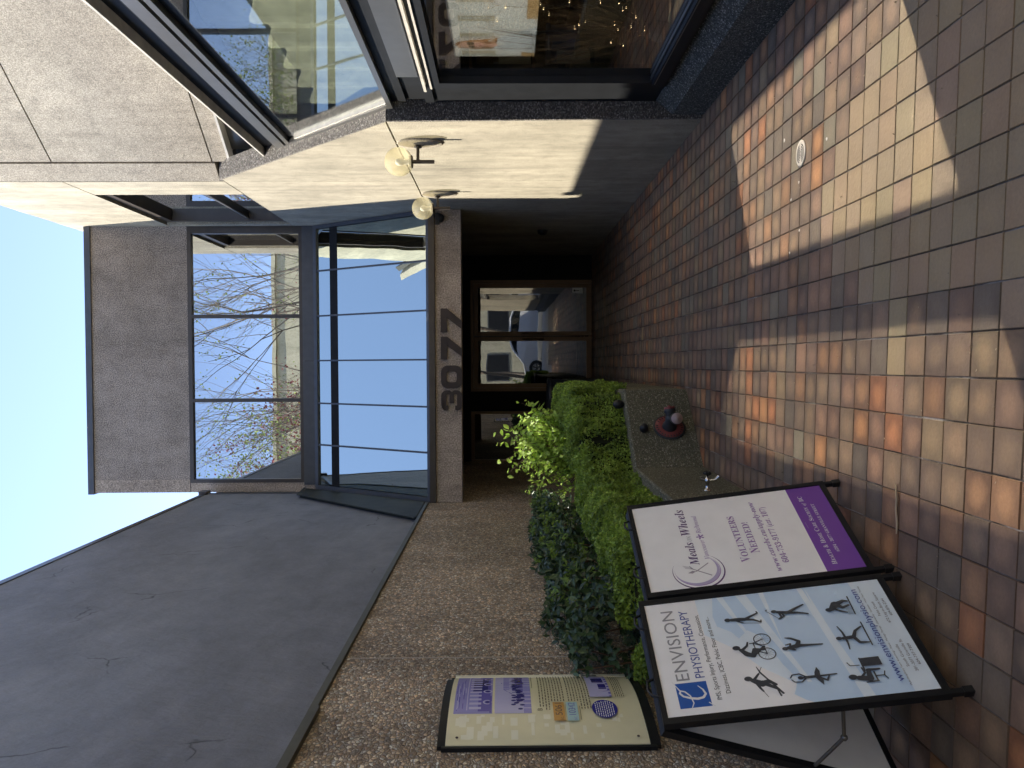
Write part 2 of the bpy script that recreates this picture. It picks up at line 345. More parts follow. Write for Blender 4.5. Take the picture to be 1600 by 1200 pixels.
class Print:
    """collects flat shapes in sheet coordinates and lays them on a surface through fn(x, y, lift)"""
    def __init__(s, fn): s.fn = fn; s.k = 0; s.layers = {}
    def mb(s, mat): return s.layers.setdefault(mat, MB())
    def poly(s, mat, pts, lift=None):
        s.k += 1; h = lift if lift is not None else .0006+.00002*s.k
        s.mb(mat).add([s.fn(x, y, h) for x, y in pts], [tuple(range(len(pts)))])
    def rect(s, mat, x0, y0, x1, y1, nx=1, lift=None):
        s.k += 1; h = lift if lift is not None else .0006+.00002*s.k
        for i in range(nx):
            a = x0+(x1-x0)*i/nx; b = x0+(x1-x0)*(i+1)/nx
            s.mb(mat).add([s.fn(a, y0, h), s.fn(b, y0, h), s.fn(b, y1, h), s.fn(a, y1, h)], [(0, 1, 2, 3)])
    def disc(s, mat, x, y, r, ry=None, seg=24):
        ry = ry or r; s.poly(mat, [(x+r*math.cos(2*math.pi*k/seg), y+ry*math.sin(2*math.pi*k/seg)) for k in range(seg)])
    def ring(s, mat, x, y, r0, r1, a0=0, a1=360, seg=30, taper=False):
        s.k += 1; h = .0006+.00002*s.k; v = []; f = []
        for k in range(seg+1):
            t = k/seg; a = R(a0+(a1-a0)*t); w = (r1-r0)*(math.sin(math.pi*t) if taper else 1)
            v += [s.fn(x+(r1-w)*math.cos(a), y+(r1-w)*math.sin(a), h), s.fn(x+r1*math.cos(a), y+r1*math.sin(a), h)]
        for k in range(seg): f.append((2*k, 2*k+1, 2*k+3, 2*k+2))
        s.mb(mat).add(v, f)
    def stroke(s, mat, pts, w):
        ws = [w]*len(pts) if isinstance(w, (int, float)) else w
        for i in range(len(pts)-1):
            (x0, y0), (x1, y1) = pts[i], pts[i+1]; dx, dy = x1-x0, y1-y0; l = math.hypot(dx, dy) or 1; nx, ny = -dy/l, dx/l; a, b = ws[i]/2, ws[i+1]/2
            s.poly(mat, [(x0+nx*a, y0+ny*a), (x0-nx*a, y0-ny*a), (x1-nx*b, y1-ny*b), (x1+nx*b, y1+ny*b)])
        for (x, y), q in list(zip(pts, ws)): s.disc(mat, x, y, q/2, seg=10)
    def text(s, mat, st, x0, x1, y, h=None, slope=0):
        V, F = text2d(st)
        if not V: return
        a = min(v[0] for v in V); b = max(v[0] for v in V); sx = (x1-x0)/(b-a); sy = h/.7 if h else sx
        s.k += 1; lift = .0006+.00002*s.k
        s.mb(mat).add([s.fn(x0+(vx-a)*sx, y+vy*sy+(vx-a)*sx*slope, lift) for vx, vy in V], F)
    def done(s, name, parent, root=None):
        out = MB(); out.keep = True; mats = list(s.layers)
        for k, mt in enumerate(mats): out.add(s.layers[mt].v, s.layers[mt].f, k)
        return out.build(name, mats, parent, root)

def ink(name, col, rough=.5): M[name] = plain('ink_'+name, col, rough, 0, .4, .03); return name

# ================================================================== SETTING
XW, XP = 1.95, -1.77           # faces of the concrete wing wall and of the pebble wall
# ground sheets
# pavement near the street, kerb and road (seen only as reflections)
mb = MB(); mb.box(-60, 60, -60, -3.9, -.40, -.125); structure('road', mb, 'asphalt')
mb = MB(); mb.prismZ([(-60, -3.9), (60, -3.9), (60, .5), (-.055, .5), (-.055, 2.333), (-2.2, 2.47), (-60, 2.47)], -.30, -.001); structure('pavement', mb, 'pavement')
mb = MB(); mb.prismZ([(-.055, .5), (60, .5), (60, 60), (-60, 60), (-60, 2.47), (-2.2, 2.47), (-.055, 2.333)], -.30, -.006); structure('ground', mb, 'grout')
mb = MB(); mb.box(-60, 60, -4.05, -3.9, -.30, .0, bev=.01); structure('kerb', mb, 'pavement')

# tiled paving: every tile a quad of its own with a real joint round it
PAL = [((.235, .125, .07), 1.0, 4), ((.30, .12, .055), 1.0, 2), ((.18, .12, .08), 1.0, 6), ((.205, .145, .09), .9, 1), ((.145, .10, .075), .8, 7),
       ((.13, .115, .09), .4, 1), ((.095, .077, .065), .5, 3), ((.20, .115, .08), .9, 4), ((.155, .096, .072), .9, 5), ((.33, .155, .07), 1., 1)]
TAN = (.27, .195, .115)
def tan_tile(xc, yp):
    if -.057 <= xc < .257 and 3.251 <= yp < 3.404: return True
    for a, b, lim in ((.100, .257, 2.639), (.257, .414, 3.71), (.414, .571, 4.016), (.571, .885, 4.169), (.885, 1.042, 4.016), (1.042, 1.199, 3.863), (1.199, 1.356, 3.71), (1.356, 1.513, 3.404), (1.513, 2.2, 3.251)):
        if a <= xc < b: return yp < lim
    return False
TX, TY, SH = .157, .153, .064
V, F, CO, UVs = [], [], [], []
rr = random.Random(11)
wts = [p[2] for p in PAL]
for j in range(-15, 82):
    for i in range(-13, 13):
        x0, x1 = .100+i*TX, .100+(i+1)*TX; y0 = 2.945+j*TY; y1 = y0+TY
        if x0 > XW+.02: continue
        xc, yc = (x0+x1)/2, (y0+y1)/2
        if y0 < 2.32 and xc < -.06: continue
        g = .0042
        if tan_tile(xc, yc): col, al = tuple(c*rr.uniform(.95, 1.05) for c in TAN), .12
        else:
            col, al, _ = rr.choices(PAL, wts)[0]; col = tuple(c*.84+m*.16 for c, m in zip(col, (.195, .122, .078))); k = rr.uniform(.86, 1.14)*1.32; col = (col[0]*k*1.03, col[1]*k*1.0, col[2]*k*.86); al = al*rr.uniform(.5, 1)
        jx, jy, dz = rr.uniform(-.0012, .0012), rr.uniform(-.0012, .0012), rr.uniform(-.0006, .0006)
        q = [(x0+g+jx, y0+g+jy), (x1-g+jx, y0+g+jy), (x1-g+jx, y1-g+jy), (x0+g+jx, y1-g+jy)]
        qb = [(x0+g-.002+jx, y0+g-.002+jy), (x1-g+.002+jx, y0+g-.002+jy), (x1-g+.002+jx, y1-g+.002+jy), (x0+g-.002+jx, y1-g+.002+jy)]
        o = len(V)
        V += [(x, y-SH*x, dz) for x, y in q]+[(x, y-SH*x, -.0055) for x, y in qb]
        F.append((o, o+1, o+2, o+3)); UVs += [(0, 0), (1, 0), (1, 1), (0, 1)]
        for k in range(4):
            k2 = (k+1) % 4; F.append((o+k, o+4+k, o+4+k2, o+k2)); UVs += [(0, 0)]*4
        CO += [(*col, al)]*20
me = bpy.data.meshes.new('tiled_paving'); me.from_pydata(V, [], F); me.materials.append(M['tile'])
ul = me.uv_layers.new(name='UV'); ul.data.foreach_set('uv', np.array(UVs, float).ravel())
ca = me.color_attributes.new('Col', 'FLOAT_COLOR', 'CORNER'); ca.data.foreach_set('color', np.array(CO, float).ravel())
o = bpy.data.objects.new('tiled_paving', me); S.collection.objects.link(o); o['kind'] = 'structure'

# ------------------------------------------------------------------ wing wall (right, smooth concrete)
T = thing('wing_wall', 'tall cream concrete side wall with panel joints, sunlit above and shaded below', 'wall', (XW, 10, 0))
mb = MB(); a, b = XW, XW+.10
def pan(yz): mb.prismX(yz, a, b)
g = .006
pan([(6.60, -.02), (8.80-.003, -.02), (8.80-.003, 2.53), (6.66, 2.53)]); pan([(8.80+.003, -.02), (10.497, -.02), (10.5-.003, 2.53), (8.80+.003, 2.53)])
pan([(10.503, -.02), (15, -.02), (15, 2.53), (10.503, 2.53)])
pan([(6.665, 2.545), (8.797, 2.545), (8.797, 4.55), (8.70, 4.55)]); pan([(8.803, 2.545), (15, 2.545), (15, 4.55), (8.803, 4.55)])
pan([(8.79, 4.562), (9.46, 4.562), (9.46, 6.262), (8.79, 6.262)]); pan([(11.47, 4.562), (15, 4.562), (15, 6.262), (11.47, 6.262)])
pan([(8.79, 6.277), (15, 6.277), (15, 7.70), (8.79, 7.70)])
mb.build('wall_panel', 'wing', T, T)
mb = MB()
for yz in ([(6.62, -.02), (15, -.02), (15, 4.5), (8.72, 4.5), (6.69, 2.53)], [(8.80, 4.5), (9.40, 4.5), (9.40, 6.30), (8.80, 6.30)], [(11.53, 4.5), (15, 4.5), (15, 6.3), (11.53, 6.3)], [(8.8, 6.3), (15, 6.3), (15, 7.69), (8.8, 7.69)]):
    mb.prismX(yz, XW+.10, XW+.165)
mb.build('wall_core', 'plinth', T, T)
mb = MB()
mb.prismX([(6.575, -.02), (6.60, -.02), (6.66, 2.53), (6.632, 2.53)], XW+.001, XW+.19)
mb.prismX([(6.635, 2.535), (6.664, 2.54), (8.698, 4.545), (8.755, 4.562), (8.755, 4.60), (8.675, 4.57)], XW+.001, XW+.19)
mb.build('aggregate_edge', 'edge', T, T)
# side window
w = MB(); y0, y1, z0, z1 = 9.46, 11.47, 4.562, 6.262
for q in ((y0, y0+.07, z0, z1), (y1-.07, y1, z0, z1), (y0+.07, y1-.07, z0, z0+.06), (y0+.07, y1-.07, z1-.10, z1)): w.box(XW+.04, XW+.22, q[0], q[1], q[2], q[3])
w.box(XW+.07, XW+.13, 9.5, 11.40, 5.10, 5.135)
wf = w.build('window', 'bronze', T, T)
MB().box(XW+.125, XW+.131, y0+.07, y1-.07, z0+.06, z1-.10).build('pane', 'glass_side', wf, T)
MB().box(XW+.9, XW+.95, 9.0, 12, 4.4, 6.5).build('room_lining', 'dark', T, T)

# ------------------------------------------------------------------ entrance building (rear facade)
YF = 11.6
T = thing('entrance_building', 'rear office facade with bush-hammered concrete block over mirrored windows and a beam reading 3077', 'building', (.1, YF, 0))
mb = MB(); mb.box(-1.80, XW-.002, YF, YF+.5, 6.04, 7.385)
mb.build('concrete_block', 'rough', T, T)
mb = MB(); mb.box(-1.80, -1.665, YF, YF+.5, 4.25, 6.035); mb.box(-1.80, -1.62, YF-.004, YF+.05, 6.045, 7.38); mb.build('corner_strip', 'beam', T, T)
mb = MB(); mb.box(-1.82, XW-.001, YF-.03, YF+.55, 7.385, 7.47, bev=.006); mb.build('roof_cap', 'slate_metal', T, T)
mb = MB(); mb.box(-1.79, XW, YF+.5, 16, 7.2, 7.45); mb.box(-1.79, XW, 15.2, 16, 2.4, 7.2); mb.box(-1.79, XW, 12.9, 13, 2.4, 7.2); mb.box(-1.79, XW, YF+.06, 12.9, 4.28, 4.40); mb.build('inner_structure', 'dark', T, T)
# upper window
w = MB(); x0, x1, z0, z1 = -1.665, XW-.003, 4.43, 6.04
w.box(x0, x1, YF-.01, YF+.08, z1-.055, z1); w.box(x0, x1, YF-.01, YF+.08, z0, z0+.045)
w.box(x0, x0+.05, YF-.01, YF+.08, z0+.045, z1-.055); w.box(x1-.10, x1, YF-.01, YF+.08, z0+.045, z1-.055)
for x in (-.50, .685): w.box(x-.025, x+.025, YF-.015, YF+.08, z0+.045, z1-.055)
wf = w.build('window', 'bronze', T, T)
for xa, xb in ((x0+.05, -.525), (-.475, .66), (.71, x1-.10)):
    MB().box(xa, xb, YF+.035, YF+.041, z0+.045, z1-.055).build('pane', 'glass_upper', wf, T)
mb = MB(); mb.box(-1.70, .05, YF-.02, YF+.06, 4.262, 4.428); mb.box(.054, XW-.003, YF-.02, YF+.06, 4.262, 4.428); mb.build('spandrel_panel', 'slate_metal', T, T)
# sloped glazing
SB, ST = Vector((0, 10.42, 2.56)), Vector((0, 11.60, 4.255)); sd = (ST-SB).normalized(); sn = Vector((0, -sd.z, sd.y))
def slope_bar(mb, xa, xb, ta, tb, n0, n1, mi=0):
    L_ = (ST-SB).length
    A = SB+sd*(ta*L_); B = SB+sd*(tb*L_)
    mb.prism([(xa, *(A+sn*n0).yz), (xa, *(A+sn*n1).yz), (xa, *(B+sn*n1).yz), (xa, *(B+sn*n0).yz)], (xb-xa, 0, 0), mi)
w = MB(); slope_bar(w, -1.76, XW-.003, -.03, .0, -.08, .03); slope_bar(w, -1.76, XW-.003, .97, 1.0, -.08, .03)
slope_bar(w, -1.76, -1.70, 0, .97, -.08, .03); slope_bar(w, XW-.05, XW-.004, 0, .97, -.08, .03)
for x in (1.31, .68, .055, -.545, -1.13): slope_bar(w, x-.011, x+.011, 0, .97, -.04, .022)
wf = w.build('sloped_window', 'slate_metal', T, T)
mb = MB(); slope_bar(mb, -1.70, XW-.05, .78, .85, -.05, .006); mb.build('dark_reflection_bar', 'dark', wf, T)  # added bar standing in for a dark reflection across the glass
xs = [-1.70, -1.13, -.545, .055, .68, 1.31, XW-.05]
for k in range(6):
    mb = MB(); slope_bar(mb, xs[k]+.011, xs[k+1]-.011, .0, .97, -.003, .003); mb.build('pane', 'glass_slope', wf, T)
mb = MB(); mb.box(-1.76, XW, 12.3, 12.35, 2.45, 4.3); mb.box(-1.76, XW, 10.6, 12.3, 2.44, 2.50); mb.build('room_lining', 'dark', T, T)
mb = MB(); mb.prismX([(11.56, 4.40), (10.98, 4.34), (9.30, 2.61), (10.38, 2.61)], -1.80, -1.745)
mb.prismX([(11.56, 4.43), (10.95, 4.38), (9.22, 2.62), (9.30, 2.612), (10.99, 4.345), (11.56, 4.405)], -1.745, -1.735)
mb.build('side_flashing', 'dark_olive', T, T)
mb = MB(); mb.box(-1.765, XW-.003, 10.36, 10.50, 2.466, 2.545, bev=.004); mb.build('sill', 'bronze', T, T)
mb = MB(); mb.box(-1.765, XW-.002, 10.40, 10.72, 2.135, 2.462); mb.build('entrance_beam', 'beam', T, T)
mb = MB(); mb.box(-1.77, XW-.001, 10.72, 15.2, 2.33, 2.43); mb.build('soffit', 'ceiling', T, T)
# street number, cut from wide bold figures
def fig7(m, x, z, w_, h):
    m.prism([(x, 0, z+h), (x+w_, 0, z+h), (x+w_, 0, z+h*.70), (x+w_*.48, 0, z), (x+w_*.12, 0, z), (x+w_*.60, 0, z+h*.70), (x, 0, z+h*.70)], (0, .018, 0))
def arcpts(cx, cz, rx, rz, a0, a1, k=6): return [(cx+rx*math.cos(R(a0+(a1-a0)*i/k)), 0, cz+rz*math.sin(R(a0+(a1-a0)*i/k))) for i in range(k+1)]
def fig0(m, x, z, w_, h):
    r = .085; t = h*.29; O_ = []; I_ = []
    for cx, cz, a in ((x+w_-r, z+h-r, 0), (x+r, z+h-r, 90), (x+r, z+r, 180), (x+w_-r, z+r, 270)):
        O_ += arcpts(cx, cz, r, r, a, a+90)
        ri = .035; ix = x+t if cx < x+w_/2 else x+w_-t; iz = z+t*.9 if cz < z+h/2 else z+h-t*.9
        I_ += arcpts(ix+(ri if cx < x+w_/2 else -ri), iz+(ri if cz < z+h/2 else -ri), ri, ri, a, a+90)
    n_ = len(O_)
    for k in range(n_):
        k2 = (k+1) % n_; m.prism([O_[k], O_[k2], I_[k2], I_[k]], (0, .018, 0))
def fig3(m, x, z, w_, h):
    t = h*.25; r = .07
    m.prism([(x+.01, 0, z+h*.66), (x, 0, z+h*.86)]+arcpts(x+r, z+h-r, r, r, 180, 90)[1:]+arcpts(x+w_-r, z+h-r, r, r, 90, 0)+[(x+w_, 0, z+h*.60), (x+w_*.9, 0, z+h*.5), (x+w_-t*.8, 0, z+h*.5), (x+w_-t*.8, 0, z+h-t), (x+t*.9, 0, z+h-t), (x+t*.9, 0, z+h*.66)], (0, .018, 0))
    m.prism([(x+.01, 0, z+h*.34), (x+t*.9, 0, z+h*.34), (x+t*.9, 0, z+t), (x+w_-t*.8, 0, z+t), (x+w_-t*.8, 0, z+h*.5), (x+w_*.9, 0, z+h*.5), (x+w_, 0, z+h*.40)]+arcpts(x+w_-r, z+r, r, r, 0, -90)+arcpts(x+r, z+r, r, r, -90, -180), (0, .018, 0))
    m.box(x+w_*.35, x+w_-t*.8, 0, .018, z+h*.39, z+h*.61)
sg = MB()
for fn, x, w_ in ((fig3, -.590, .255), (fig0, -.310, .29), (fig7, .055, .29), (fig7, .40, .30)):
    m = MB(); fn(m, x, 2.125, w_, .268)
    for v in m.v: pass
    m.v = [(a_, b_+10.372, c_) for a_, b_, c_ in m.v]; m.build('numeral', 'digit', T, T)
# lobby wall at the back of the porch
YD = 14.8
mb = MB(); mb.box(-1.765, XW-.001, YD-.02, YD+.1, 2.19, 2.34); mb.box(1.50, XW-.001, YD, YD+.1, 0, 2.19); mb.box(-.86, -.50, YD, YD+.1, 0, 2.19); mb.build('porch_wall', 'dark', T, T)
def bars(mb, x0, x1, z0, z1, t, ya, yb):
    mb.box(x0, x0+t, ya, yb, z0, z1); mb.box(x1-t, x1, ya, yb, z0, z1); mb.box(x0+t, x1-t, ya, yb, z0, z0+t*1.3); mb.box(x0+t, x1-t, ya, yb, z1-t, z1)
mb = MB(); mb.box(-.50, -.44, YD-.05, YD+.06, 0, 2.14); mb.box(1.44, 1.50, YD-.05, YD+.06, 0, 2.14); mb.box(-.50, 1.50, YD-.05, YD+.06, 2.14, 2.19); mb.build('door_frame', 'door_frame', T, T)
for xa, xb, hx in ((-.435, .48, .44), (.50, 1.435, .54)):
    mb = MB(); bars(mb, xa, xb, .01, 2.13, .075, YD-.03, YD+.02); d = mb.build('door', 'door_frame', T, T)
    MB().box(xa+.075, xb-.075, YD-.008, YD-.002, .10, 2.06).build('pane', 'glass_door', d, T)
    mb = MB(); mb.tube([(hx, YD-.03, 1.25), (hx, YD-.09, 1.25), (hx, YD-.09, .88), (hx, YD-.03, .88)], .014, 8); mb.build('handle', 'brass', d, T)
mb = MB(); mb.box(-1.765, -.86, YD-.03, YD+.04, 2.13, 2.19); mb.box(-1.765, -.86, YD-.03, YD+.04, 0, .12); mb.box(-.91, -.86, YD-.03, YD+.04, .12, 2.13); mb.box(-1.765, -1.73, YD-.03, YD+.04, .12, 2.13); mb.box(-1.73, -.91, YD-.03, YD+.04, 1.02, 1.06)
d = mb.build('side_light', 'door_frame', T, T); MB().box(-1.73, -.91, YD, YD+.006, .12, 2.13).build('pane', 'glass_door', d, T)
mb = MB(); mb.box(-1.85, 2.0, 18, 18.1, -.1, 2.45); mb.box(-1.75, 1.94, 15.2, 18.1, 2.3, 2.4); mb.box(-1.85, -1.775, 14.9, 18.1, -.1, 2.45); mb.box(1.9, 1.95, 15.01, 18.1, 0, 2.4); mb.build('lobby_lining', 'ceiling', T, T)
P = Print(lambda x, y, h: (1.31+x, YD-.0095-h, .20+y)); ink('white', (.7, .7, .7)); ink('black', (.02, .02, .02))
P.rect('white', -.05, -.03, .05, .16); P.disc('black', 0, .115, .018); P.stroke('black', [(0, .09), (0, .03)], .012); P.stroke('black', [(-.02, .0), (.02, .0)], .008); P.done('door_sticker', T, T)

# ------------------------------------------------------------------ left: pebble wall, stucco wall
T = thing('pebble_wall', 'long pebble-dashed wall panels under the grey stucco storey on the left', 'wall', (XP-.1, 8, 0))
ys = [-3.2, 2.145, 4.905, 7.67, 10.41, 15.2]
for k in range(5):
    mb = MB(); mb.box(XP-.22, XP, ys[k]+.012, ys[k+1]-.012, -.01, 2.56); mb.build('wall_panel', 'pebble', T, T)
mb = MB()
for y in ys[1:-1]: mb.box(XP-.2, XP-.001, y-.012, y+.005, 0, 2.55)
mb.build('joint_strip', 'joint', T, T)
mb = MB()
for y in ys[1:-1]: mb.box(XP-.2, XP-.02, y+.004, y+.012, 0, 2.55)
mb.build('joint_recess', 'dark', T, T)
mb = MB(); mb.box(XP-.10, XP+.022, 4.10, 10.36, 2.562, 2.60); mb.box(XP-.10, XP+.034, -3.2, 4.14, 2.545, 2.592); mb.build('flashing', 'olive', T, T)
T = thing('stucco_wall', 'blank slate-grey stucco storey above the pebble wall on the left', 'wall', (-4, 8, 2.6))
mb = MB(); mb.box(-8, XP-.012, -3.2, 11.36, 2.60, 5.70); mb.box(-8, -1.812, 11.36, 16, 2.6, 5.699); mb.build('stucco_face', 'stucco', T, T)
mb = MB(); mb.box(-8, XP-.002, -3.2, 7.9, 5.702, 5.765); mb.build('cap_flashing', 'slate_metal', T, T)
mb = MB(); mb.box(-8, XP-.002, 7.9, 11.25, 5.702, 5.765, bev=.003); mb.box(-8, XP+.03, 11.25, 11.42, 5.69, 5.80, bev=.006); mb.build('cap_end', 'bronze', T, T)
mb = MB(); mb.box(XP-.012, XP+.0, 11.30, 11.352, 4.45, 5.69); mb.build('corner_bead', 'slate_metal', T, T)

# ------------------------------------------------------------------ right: shop building
T = thing('shop_building', 'corner shop building with angled concrete storey over black-framed display windows on the right', 'building', (3.4, 6, 0))
A0 = Vector((XW+.004, 8.785)); ad = Vector((.8375, -1)); nn = Vector((-1, -.8375)).normalized()
def ang(t): return A0+ad*t
for za, zb in ((4.44, 4.61), (4.625, 6.27), (6.285, 11)):
    mb = MB(); a, b = ang(.190), ang(5.4); q = -nn*.25
    mb.prismZ([a[:], b[:], (b+q)[:], (a+q)[:]], za, zb); mb.build('angled_panel', 'angled', T, T)
a, b = ang(.0), ang(.172); mb = MB(); mb.prismZ([a[:], b[:], (b-nn*.2)[:], (a-nn*.02+Vector((.12, .02)))[:]], 4.60, 11); mb.build('corner_strip', 'angled', T, T)
a, b = ang(.05)-nn*.2, ang(5.4)-nn*.2; q = -nn*.1
mb = MB(); mb.prismZ([a[:], b[:], (b+q)[:], (a+q)[:]], 4.45, 10.9); mb.build('panel_core', 'dark', T, T)
a, b = ang(.19), ang(5.4); mb = MB(); mb.prismZ([(a+nn*.03)[:], (b+nn*.03)[:], (b-nn*.1)[:], (a-nn*.1)[:]], 4.415, 4.438); mb.build('drip_edge', 'flash_light', T, T)
a, b = ang(.25)-nn*.10, ang(5.4)-nn*.10; mb = MB(); mb.prismZ([a[:], b[:], (b-nn*.1)[:], (a-nn*.1)[:]], 3.85, 4.41); mb.build('grey_fascia', 'grey_metal', T, T)
XS = 2.05
# canopy and bands over the upper display window; its far end follows the raked concrete edge
def rk(z): return 6.66+(z-2.54)*1.02+.05      # Y of the raked edge at height z
def band(name, mat, z0, z1, x0, x1, off0=0, ya=-2):
    mb = MB(); mb.prismX([(ya, z0), (rk(z0)+off0, z0), (rk(z1)+off0, z1), (ya, z1)], x0, x1); mb.build(name, mat, T, T)
band('canopy_edge', 'flash_light', 3.905, 3.922, XS-.03, 3.6, .02)
band('canopy_box', 'black_metal', 3.745, 3.904, XS+.05, 3.6)
band('fascia_strip', 'grey_metal', 3.64, 3.735, XS-.005, XS+.10)
band('fascia_gap', 'black_metal', 3.617, 3.64, XS+.04, XS+.10)
band('fascia_strip', 'grey_metal', 3.575, 3.615, XS, XS+.1)
band('window_head', 'black_metal', 3.50, 3.573, XS+.045, XS+.14)
# upper display window
mb = MB(); mb.prismX([(rk(2.5)-.13, 2.51), (rk(2.5)-.02, 2.51), (rk(3.57)-.02, 3.57), (rk(3.57)-.13, 3.57)], XS-.005, XS+.06)
mb.box(XS-.01, XS+.07, 3.55, rk(2.5)-.06, 2.475, 2.515)
wf = mb.build('upper_window', 'grey_metal', T, T)
mb = MB(); mb.prismX([(rk(2.5)-.155, 2.515), (rk(2.5)-.13, 2.515), (rk(3.5)-.13, 3.5), (rk(3.5)-.155, 3.5)], XS+.01, XS+.05); mb.build('glazing_bead', 'flash_light', wf, T)
mb = MB(); mb.prismX([(3.58, 2.515), (rk(2.515)-.155, 2.515), (rk(3.5)-.155, 3.5), (3.58, 3.5)], XS+.035, XS+.041); mb.build('pane', 'glass_trans', wf, T)
mb = MB(); mb.box(XS-.02, XS+.25, -2, 3.585, .42, 3.575); mb.build('street_bay', 'wing', T, T)
# transom zone
mb = MB(); mb.box(XS+.03, XS+.18, 3.585, 6.55, 2.36, 2.475); mb.box(XS+.02, XS+.16, 3.585, 6.55, 2.135, 2.205); mb.box(XS+.05, XS+.16, 5.95, 6.55, 2.205, 2.36); mb.build('transom_frame', 'black_metal', T, T)
mb = MB(); mb.box(XS+.012, XS+.16, 3.585, 5.95, 2.205, 2.36); mb.build('transom_panel', 'grey_metal', T, T)
mb = MB(); mb.box(XS-.012, XS+.05, 3.585, 6.20, 2.165, 2.185); mb.box(XS-.012, XS+.05, 3.585, 6.14, 2.118, 2.132); mb.build('transom_strip', 'flash_light', T, T)
# lower display window
mb = MB(); mb.box(XS+.0, XS+.13, 3.585, 6.05, 2.06, 2.118); mb.box(XS-.0, XS+.14, 6.05, 6.15, .42, 2.118); mb.box(XS+.04, XS+.14, 6.15, 6.585, .30, 2.135); mb.box(XS-.02, XS+.14, 3.585, 6.05, .42, .50); mb.box(XS+.01, XS+.14, 3.585, 6.20, .385, .42)
wf = mb.build('lower_window', 'black_metal', T, T)
mb = MB(); mb.box(XS-.022, XS-.018, 3.585, 6.02, .485, .492); mb.box(XS+.02, XS+.05, 3.585, 6.045, .503, .512); mb.build('glazing_bead', 'grey_metal', wf, T)
MB().box(XS+.055, XS+.061, 3.59, 6.05, .50, 2.06).build('pane', 'glass_shop', wf, T)
mb = MB(); mb.prism([(XW+.02, 6.55, -.02), (XW+.025, 6.55, .25), (XS+.03, 6.55, .375), (XS+.2, 6.55, .375), (XS+.2, 6.55, -.02)], (0, -8.5, 0)); mb.build('plinth', 'plinth', T, T)
# rooms behind the display windows
M['wood_panel'] = None
n = N('olive_wood_panelling'); c = n.mix(n.ramp(n.noise(3, 5, .6, (4, 4, .35)), [(.3, 0.), (.7, 1.)]), (.30, .235, .135), (.42, .34, .21)); M['wood_panel'] = n.done(c, .6)
M['curtain'] = plain('pale_curtain', (.34, .36, .29), .9)
M['carpet'] = plain('shop_carpet', (.12, .105, .08), .95)
mb = MB(); mb.box(XS+.16, 6, 6.9, 6.95, .36, 2.46); mb.box(4.2, 4.25, .3, 6.9, .36, 2.46); mb.box(XS+.16, 6, .3, .35, .36, 2.46); mb.build('shop_room_wall', 'wood_panel', T, T)
mb = MB(); mb.box(XS+.2, 6, .3, 6.95, .30, .42); mb.build('shop_floor', 'carpet', T, T)
mb = MB(); mb.box(XS+.18, 6, .3, 8.3, 2.38, 2.50); mb.box(XS+.14, 6, .3, 8.4, 3.58, 3.74); mb.box(XS+.18, 6, 8.35, 8.4, 2.5, 3.6); mb.box(5.9, 6, .3, 8.4, .3, 3.6); mb.box(XS+.2, 6, .28, .3, .3, 3.6); mb.build('shop_ceiling', 'ceiling', T, T)
mb = MB(); k = 120; pr = [(2.30+.03*math.sin(i*.9)+.5*0, 1.0+i*.06) for i in range(k)]
for i in range(k-1): mb.add([(pr[i][0], pr[i][1], 2.52), (pr[i+1][0], pr[i+1][1], 2.52), (pr[i+1][0], pr[i+1][1], 3.57), (pr[i][0], pr[i][1], 3.57)], [(0, 1, 2, 3)], 0, True)
mb.build('curtain', 'curtain', T, T)
mb = MB(); mb.box(3.1, 6, 2.5, 9, 4.46, 4.6); mb.box(2.7, 6, 8.3, 9, 2.4, 11); mb.build('shop_back_structure', 'dark', T, T)

# fine leaf litter and grit lying in the joints
r = np.random.default_rng(77); k = 420
lx_ = r.uniform(-1.1, 1.9, k); ly_ = 2.6+np.abs(r.normal(size=k))*3.2; jr = np.round((ly_+SH*lx_-2.945)/TY)*TY+2.945-SH*lx_; ly_ = np.where(r.random(k) < .6, jr+r.normal(size=k)*.006, ly_)
M['litter'] = leafmat('dry_leaf_litter', (.10, .07, .04), (.42, .34, .22), .1)
o = leaves('leaf_litter', 'litter', np.stack([lx_, ly_, np.full(k, .004)], 1), r.uniform(.004, .013, k), .5, None, None, np.tile([0, 0, 1.], (k, 1)), .93, .02)
o['kind'] = 'stuff'; o.location = (0, 0, 0)

